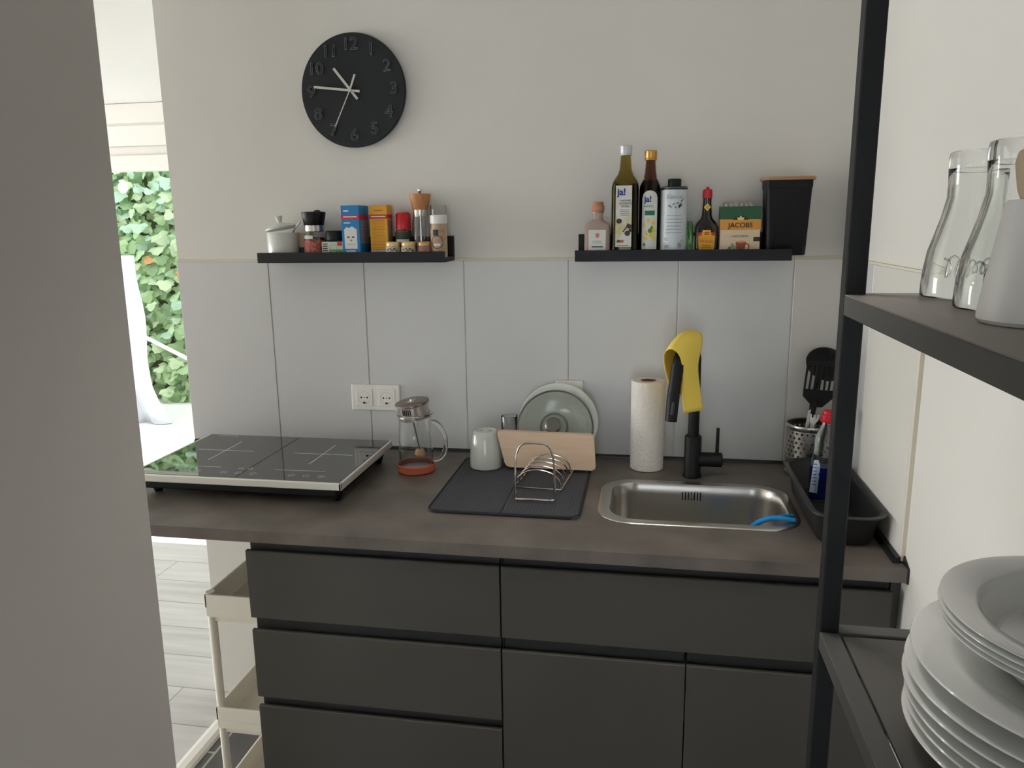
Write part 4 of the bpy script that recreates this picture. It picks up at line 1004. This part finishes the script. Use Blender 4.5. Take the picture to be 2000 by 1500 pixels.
t = thing('white_knife', 'white plastic knife leaning left beside the white fork', 'knife', (1.992, -.096, ZW+.004), rot=(0, math.radians(7), 0))
b = B(); b.prism([(-.004, 0), (.004, 0), (.005, .17), (.002, .178), (-.004, .172)], .003, 'y', -.0015); b.obj('knife_body', WHITEP, t, smooth=False)

t = thing('loaf_tin', 'long black baking tin on the worktop against the right wall', 'baking tin', (2.0065, -.398, ZW+.0006))
b = B(); bm = b.bm
def rr2(hx, hy, r): return rrect(-hx, hx, -hy, hy, r, 7)
secs = [(rr2(.052, .175, .03), .0005), (rr2(.056, .180, .034), .004), (rr2(.064, .194, .038), .064), (rr2(.066, .197, .04), .0675), (rr2(.078, .210, .05), .069), (rr2(.0785, .2105, .05), .0705), (rr2(.078, .210, .05), .072),
        (rr2(.0655, .196, .04), .0705), (rr2(.063, .193, .037), .067), (rr2(.054, .178, .033), .006), (rr2(.050, .172, .028), .003)]
rings = [[bm.verts.new((x, y, z)) for x, y in P] for P, z in secs]
for a, c in zip(rings, rings[1:]):
    n = len(a)
    for i in range(n): bm.faces.new((a[i], a[(i+1) % n], c[(i+1) % n], c[i])).smooth = True
bm.faces.new(rings[0][::-1]); bm.faces.new(rings[-1])
b.obj('tin', PAN, t, ang=50)

t = thing('soap_bottle', 'clear dish soap bottle with red cap and blue liquid in the baking tin', 'bottle', (2.0135, -.300, ZW+.0044))
B().loft([(0, .028, .022, 3), (.004, .0320, .025, 3), (.07, .0330, .026, 3), (.10, .0300, .024, 2.6), (.125, .0255, .022, 2.4), (.150, .0260, .022, 2.4), (.172, .0200, .018, 2.2), (.186, .0130, .0125, 2), (.196, .0125, .0125, 2)], 40).obj('body', PETG, t)
B().loft([(.003, .029, .0225, 3), (.07, .0312, .0242, 3), (.084, .0300, .0234, 2.8)], 40).obj('liquid', BLUEL, t)
b = B(); b.prism([(-.030, .022), (-.012, .020), (-.009, .09), (-.014, .104), (-.024, .103)], .0006, 'y', -.0262); b.xf(Matrix.Rotation(-.25, 4, 'Z')); lb = b.obj('label', mat('pale blue label', (196, 214, 232), .5), t, smooth=False)
b = B(); lines(b, -.026, -.015, .092, -.0264, 7, .0085, .002, .3); b.xf(Matrix.Rotation(-.25, 4, 'Z')); b.obj('print', mat('navy print', (40, 60, 120), .6), lb, smooth=False)
B().lathe([(0, .195), (.0165, .195), (.0170, .197), (.0165, .212), (.0125, .2145), (.0125, .220), (.011, .2225), (0, .2225)], seg=28).obj('cap', REDP, t)

# ------------------------------------------------------------------ black shelving unit at the right wall
su = thing('shelving_unit', 'black metal shelving unit along the right wall in the foreground', 'shelving unit', (0, 0, 0))
ux0, ux1, uyf, uyb = 1.7800, 2.090, -1.333, -2.14; tw = .0205
for x in (ux0, ux1-tw):
    for y in (uyf-tw, uyb):
        B().box(x, x+tw, y, y+tw, 0, 2.02, .0012, 1).obj('post', POST, su, smooth=False)
zu, zl_ = 1.5055, 1.1275
def shelf(z, th, recess, m):
    b = B()
    b.box(ux0, ux0+tw, uyb+tw, uyf-tw, z-th, z, .001, 1); b.box(ux1-tw, ux1, uyb+tw, uyf-tw, z-th, z, .001, 1)
    b.box(ux0+tw, ux1-tw, uyf-tw, uyf, z-th, z, .001, 1); b.box(ux0+tw, ux1-tw, uyb, uyb+tw, z-th, z, .001, 1)
    fr_ = b.obj('shelf_frame', RAIL, su, smooth=False)
    if recess: B().box(ux0+tw+.003, ux1-tw-.003, uyb+tw+.003, uyf-tw-.003, z-.006, z-.002, .0006, 1).obj('shelf_panel', m, fr_, smooth=False)
    else: B().box(ux0+.0006, ux1-.0006, uyb+tw+.0006, uyf-.0006, z, z+.0012).obj('shelf_panel', m, fr_, smooth=False)
shelf(zu-.0012, .0200, False, SHELF); shelf(zl_, .0205, True, SHELFM); shelf(.62, .0205, True, SHELFM); shelf(.12, .0205, True, SHELFM); 
b = B(); b.box(ux0+tw, ux1-tw, uyf-tw, uyf, 2.0, 2.02); b.box(ux0+tw, ux1-tw, uyb, uyb+tw, 2.0, 2.02); b.box(ux0, ux0+tw, uyb+tw, uyf-tw, 2.0, 2.02); b.box(ux1-tw, ux1, uyb+tw, uyf-tw, 2.0, 2.02); b.obj('top_frame', POST, su, smooth=False)

# glasses standing upside down on the upper shelf
GP = [(.0375, 0), (.0390, .0015), (.0390, .012), (.0385, .022), (.0355, .044), (.0314, .058), (.0268, .075), (.0230, .094), (.0232, .110), (.0238, .120), (.0244, .131), (.0235, .1355), (.020, .137), (0, .137),
      (0, .121), (.019, .121), (.0206, .117), (.0206, .110), (.0202, .094), (.0238, .076), (.0284, .059), (.0326, .045), (.0358, .022), (.0362, .003), (.0375, 0)]
g1 = thing('tumbler', 'clear contoured tumbler upside down, nearest the corner post of the shelf', 'glass', (1.885, -1.374, zu+.0004))
B().lathe(GP[:-1], seg=56, close=True).obj('body', GLASS, g1)
b = B(); P = []
for i in range(120):
    u = i/119; a = u*2*PI*5.5
    x = -.024+.048*u+.0042*math.sin(a); z = .030+(.0075+.0025*math.sin(u*9))*math.cos(a)
    r = .0392-.0022*((z-.022)/.02)
    th_ = x/.038-.25; P.append((r*math.sin(th_), -r*math.cos(th_), z))
b.tube(P, .0011, 6); b.obj('embossed_script', GLASS, g1)
dup(g1, (1.877, -1.483, zu+.0004), 'clear contoured tumbler upside down, between the other tumbler and the white bottle')
g1['group'] = 'upturned tumblers'; 
for o in C.objects:
    if o.name.startswith('tumbler'): o['group'] = 'upturned tumblers'
t = thing('white_bottle', 'white conical bottle with beige stopper at the right edge of the shelf', 'bottle', (1.8585, -1.583, zu+.0004))
B().lathe([(0, 0), (.037, 0), (.0395, .003), (.0395, .008), (.0290, .083), (.0270, .087), (.0, .088)], seg=48).obj('body', mat('white satin glaze', (250, 249, 245), .35), t)
B().lathe([(0, .0875), (.020, .0875), (.0225, .094), (.0255, .112), (.0240, .120), (.016, .126), (0, .127)], seg=30).obj('stopper', mat('beige stopper', (222, 200, 168), .6), t)
b = B(); b.tube([(.016*math.cos(a), -.040-.004*math.sin(a), .022+.013*math.sin(a)) for a in [2*PI*i/20 for i in range(20)]], .003, 8, closed=True); b.xf(Matrix.Rotation(.55, 4, 'Z')); b.obj('ring_handle', WHITEP, t)

# plates on the lower shelf
def plate_bm(R, h, well, rim):
    """rim edge height h above the foot"""
    b = B()
    b.lathe([(0, .0015), (well*.78, .0015), (well*.80, 0), (well*.86, 0), (well*.88, .003), (well*1.06, h*.42), (R*.97, h-.0035), (R, h-.001), (R-.0006, h+.0006), (R-.003, h+.0006), (well*1.10, h*.62), (well, h*.48), (well*.86, .0062), (0, .0052)], seg=88)
    return b
zp = zl_-.0016
DN = ['lowest', 'second from the bottom', 'third from the bottom', 'fourth from the bottom', 'fifth from the bottom']
base = None
for k, dz in enumerate((0, .0113, .0220, .0340, .0462, .0640)):
    l = DN[k]+' of the wide white dinner plates stacked on the lower shelf' if k < 5 else 'topmost wide dinner plate, directly under the white soup plates'
    jx, jy = [(0, 0), (.001, .0), (.0, -.001), (-.002, .002), (-.001, .002), (.002, .001)][k]
    loc = (1.9535+jx, -1.551+jy, zp+dz)
    if base is None:
        base = plate_bm(.142, .027, .088, 0).obj('dinner_plate', PORC); o = base
    else: o = base.copy(); C.objects.link(o)
    o.location = loc; tag(o, l, 'plate', 'dinner plates in the stack')
zs = zp+.0640+.0125
base = None
for k in range(4):
    l = ['lowest of the four white soup plates, resting on the dinner plates', 'second from the bottom of the four white soup plates on the stack', 'third from the bottom of the four white soup plates on the stack', 'topmost white soup plate with its well in full view'][k]
    loc = (1.9590+(.0012, 0, -.001, 0)[k], -1.5350, zs+k*.0058)
    if base is None:
        bp_ = B(); bp_.lathe([(0, .0015), (.063, .0015), (.064, 0), (.069, 0), (.070, .002), (.0870, .0255), (.0905, .0285), (.116, .0345), (.1205, .0368), (.1203, .0376), (.118, .0382), (.0930, .0328), (.0908, .0312), (.0888, .0280), (.0755, .0085), (.071, .0054), (.066, .0052), (0, .0050)], seg=96)
        base = bp_.obj('soup_plate', PORC, ang=28); o = base
    else: o = base.copy(); C.objects.link(o)
    o.location = loc; tag(o, l, 'plate', 'soup plates in the stack')
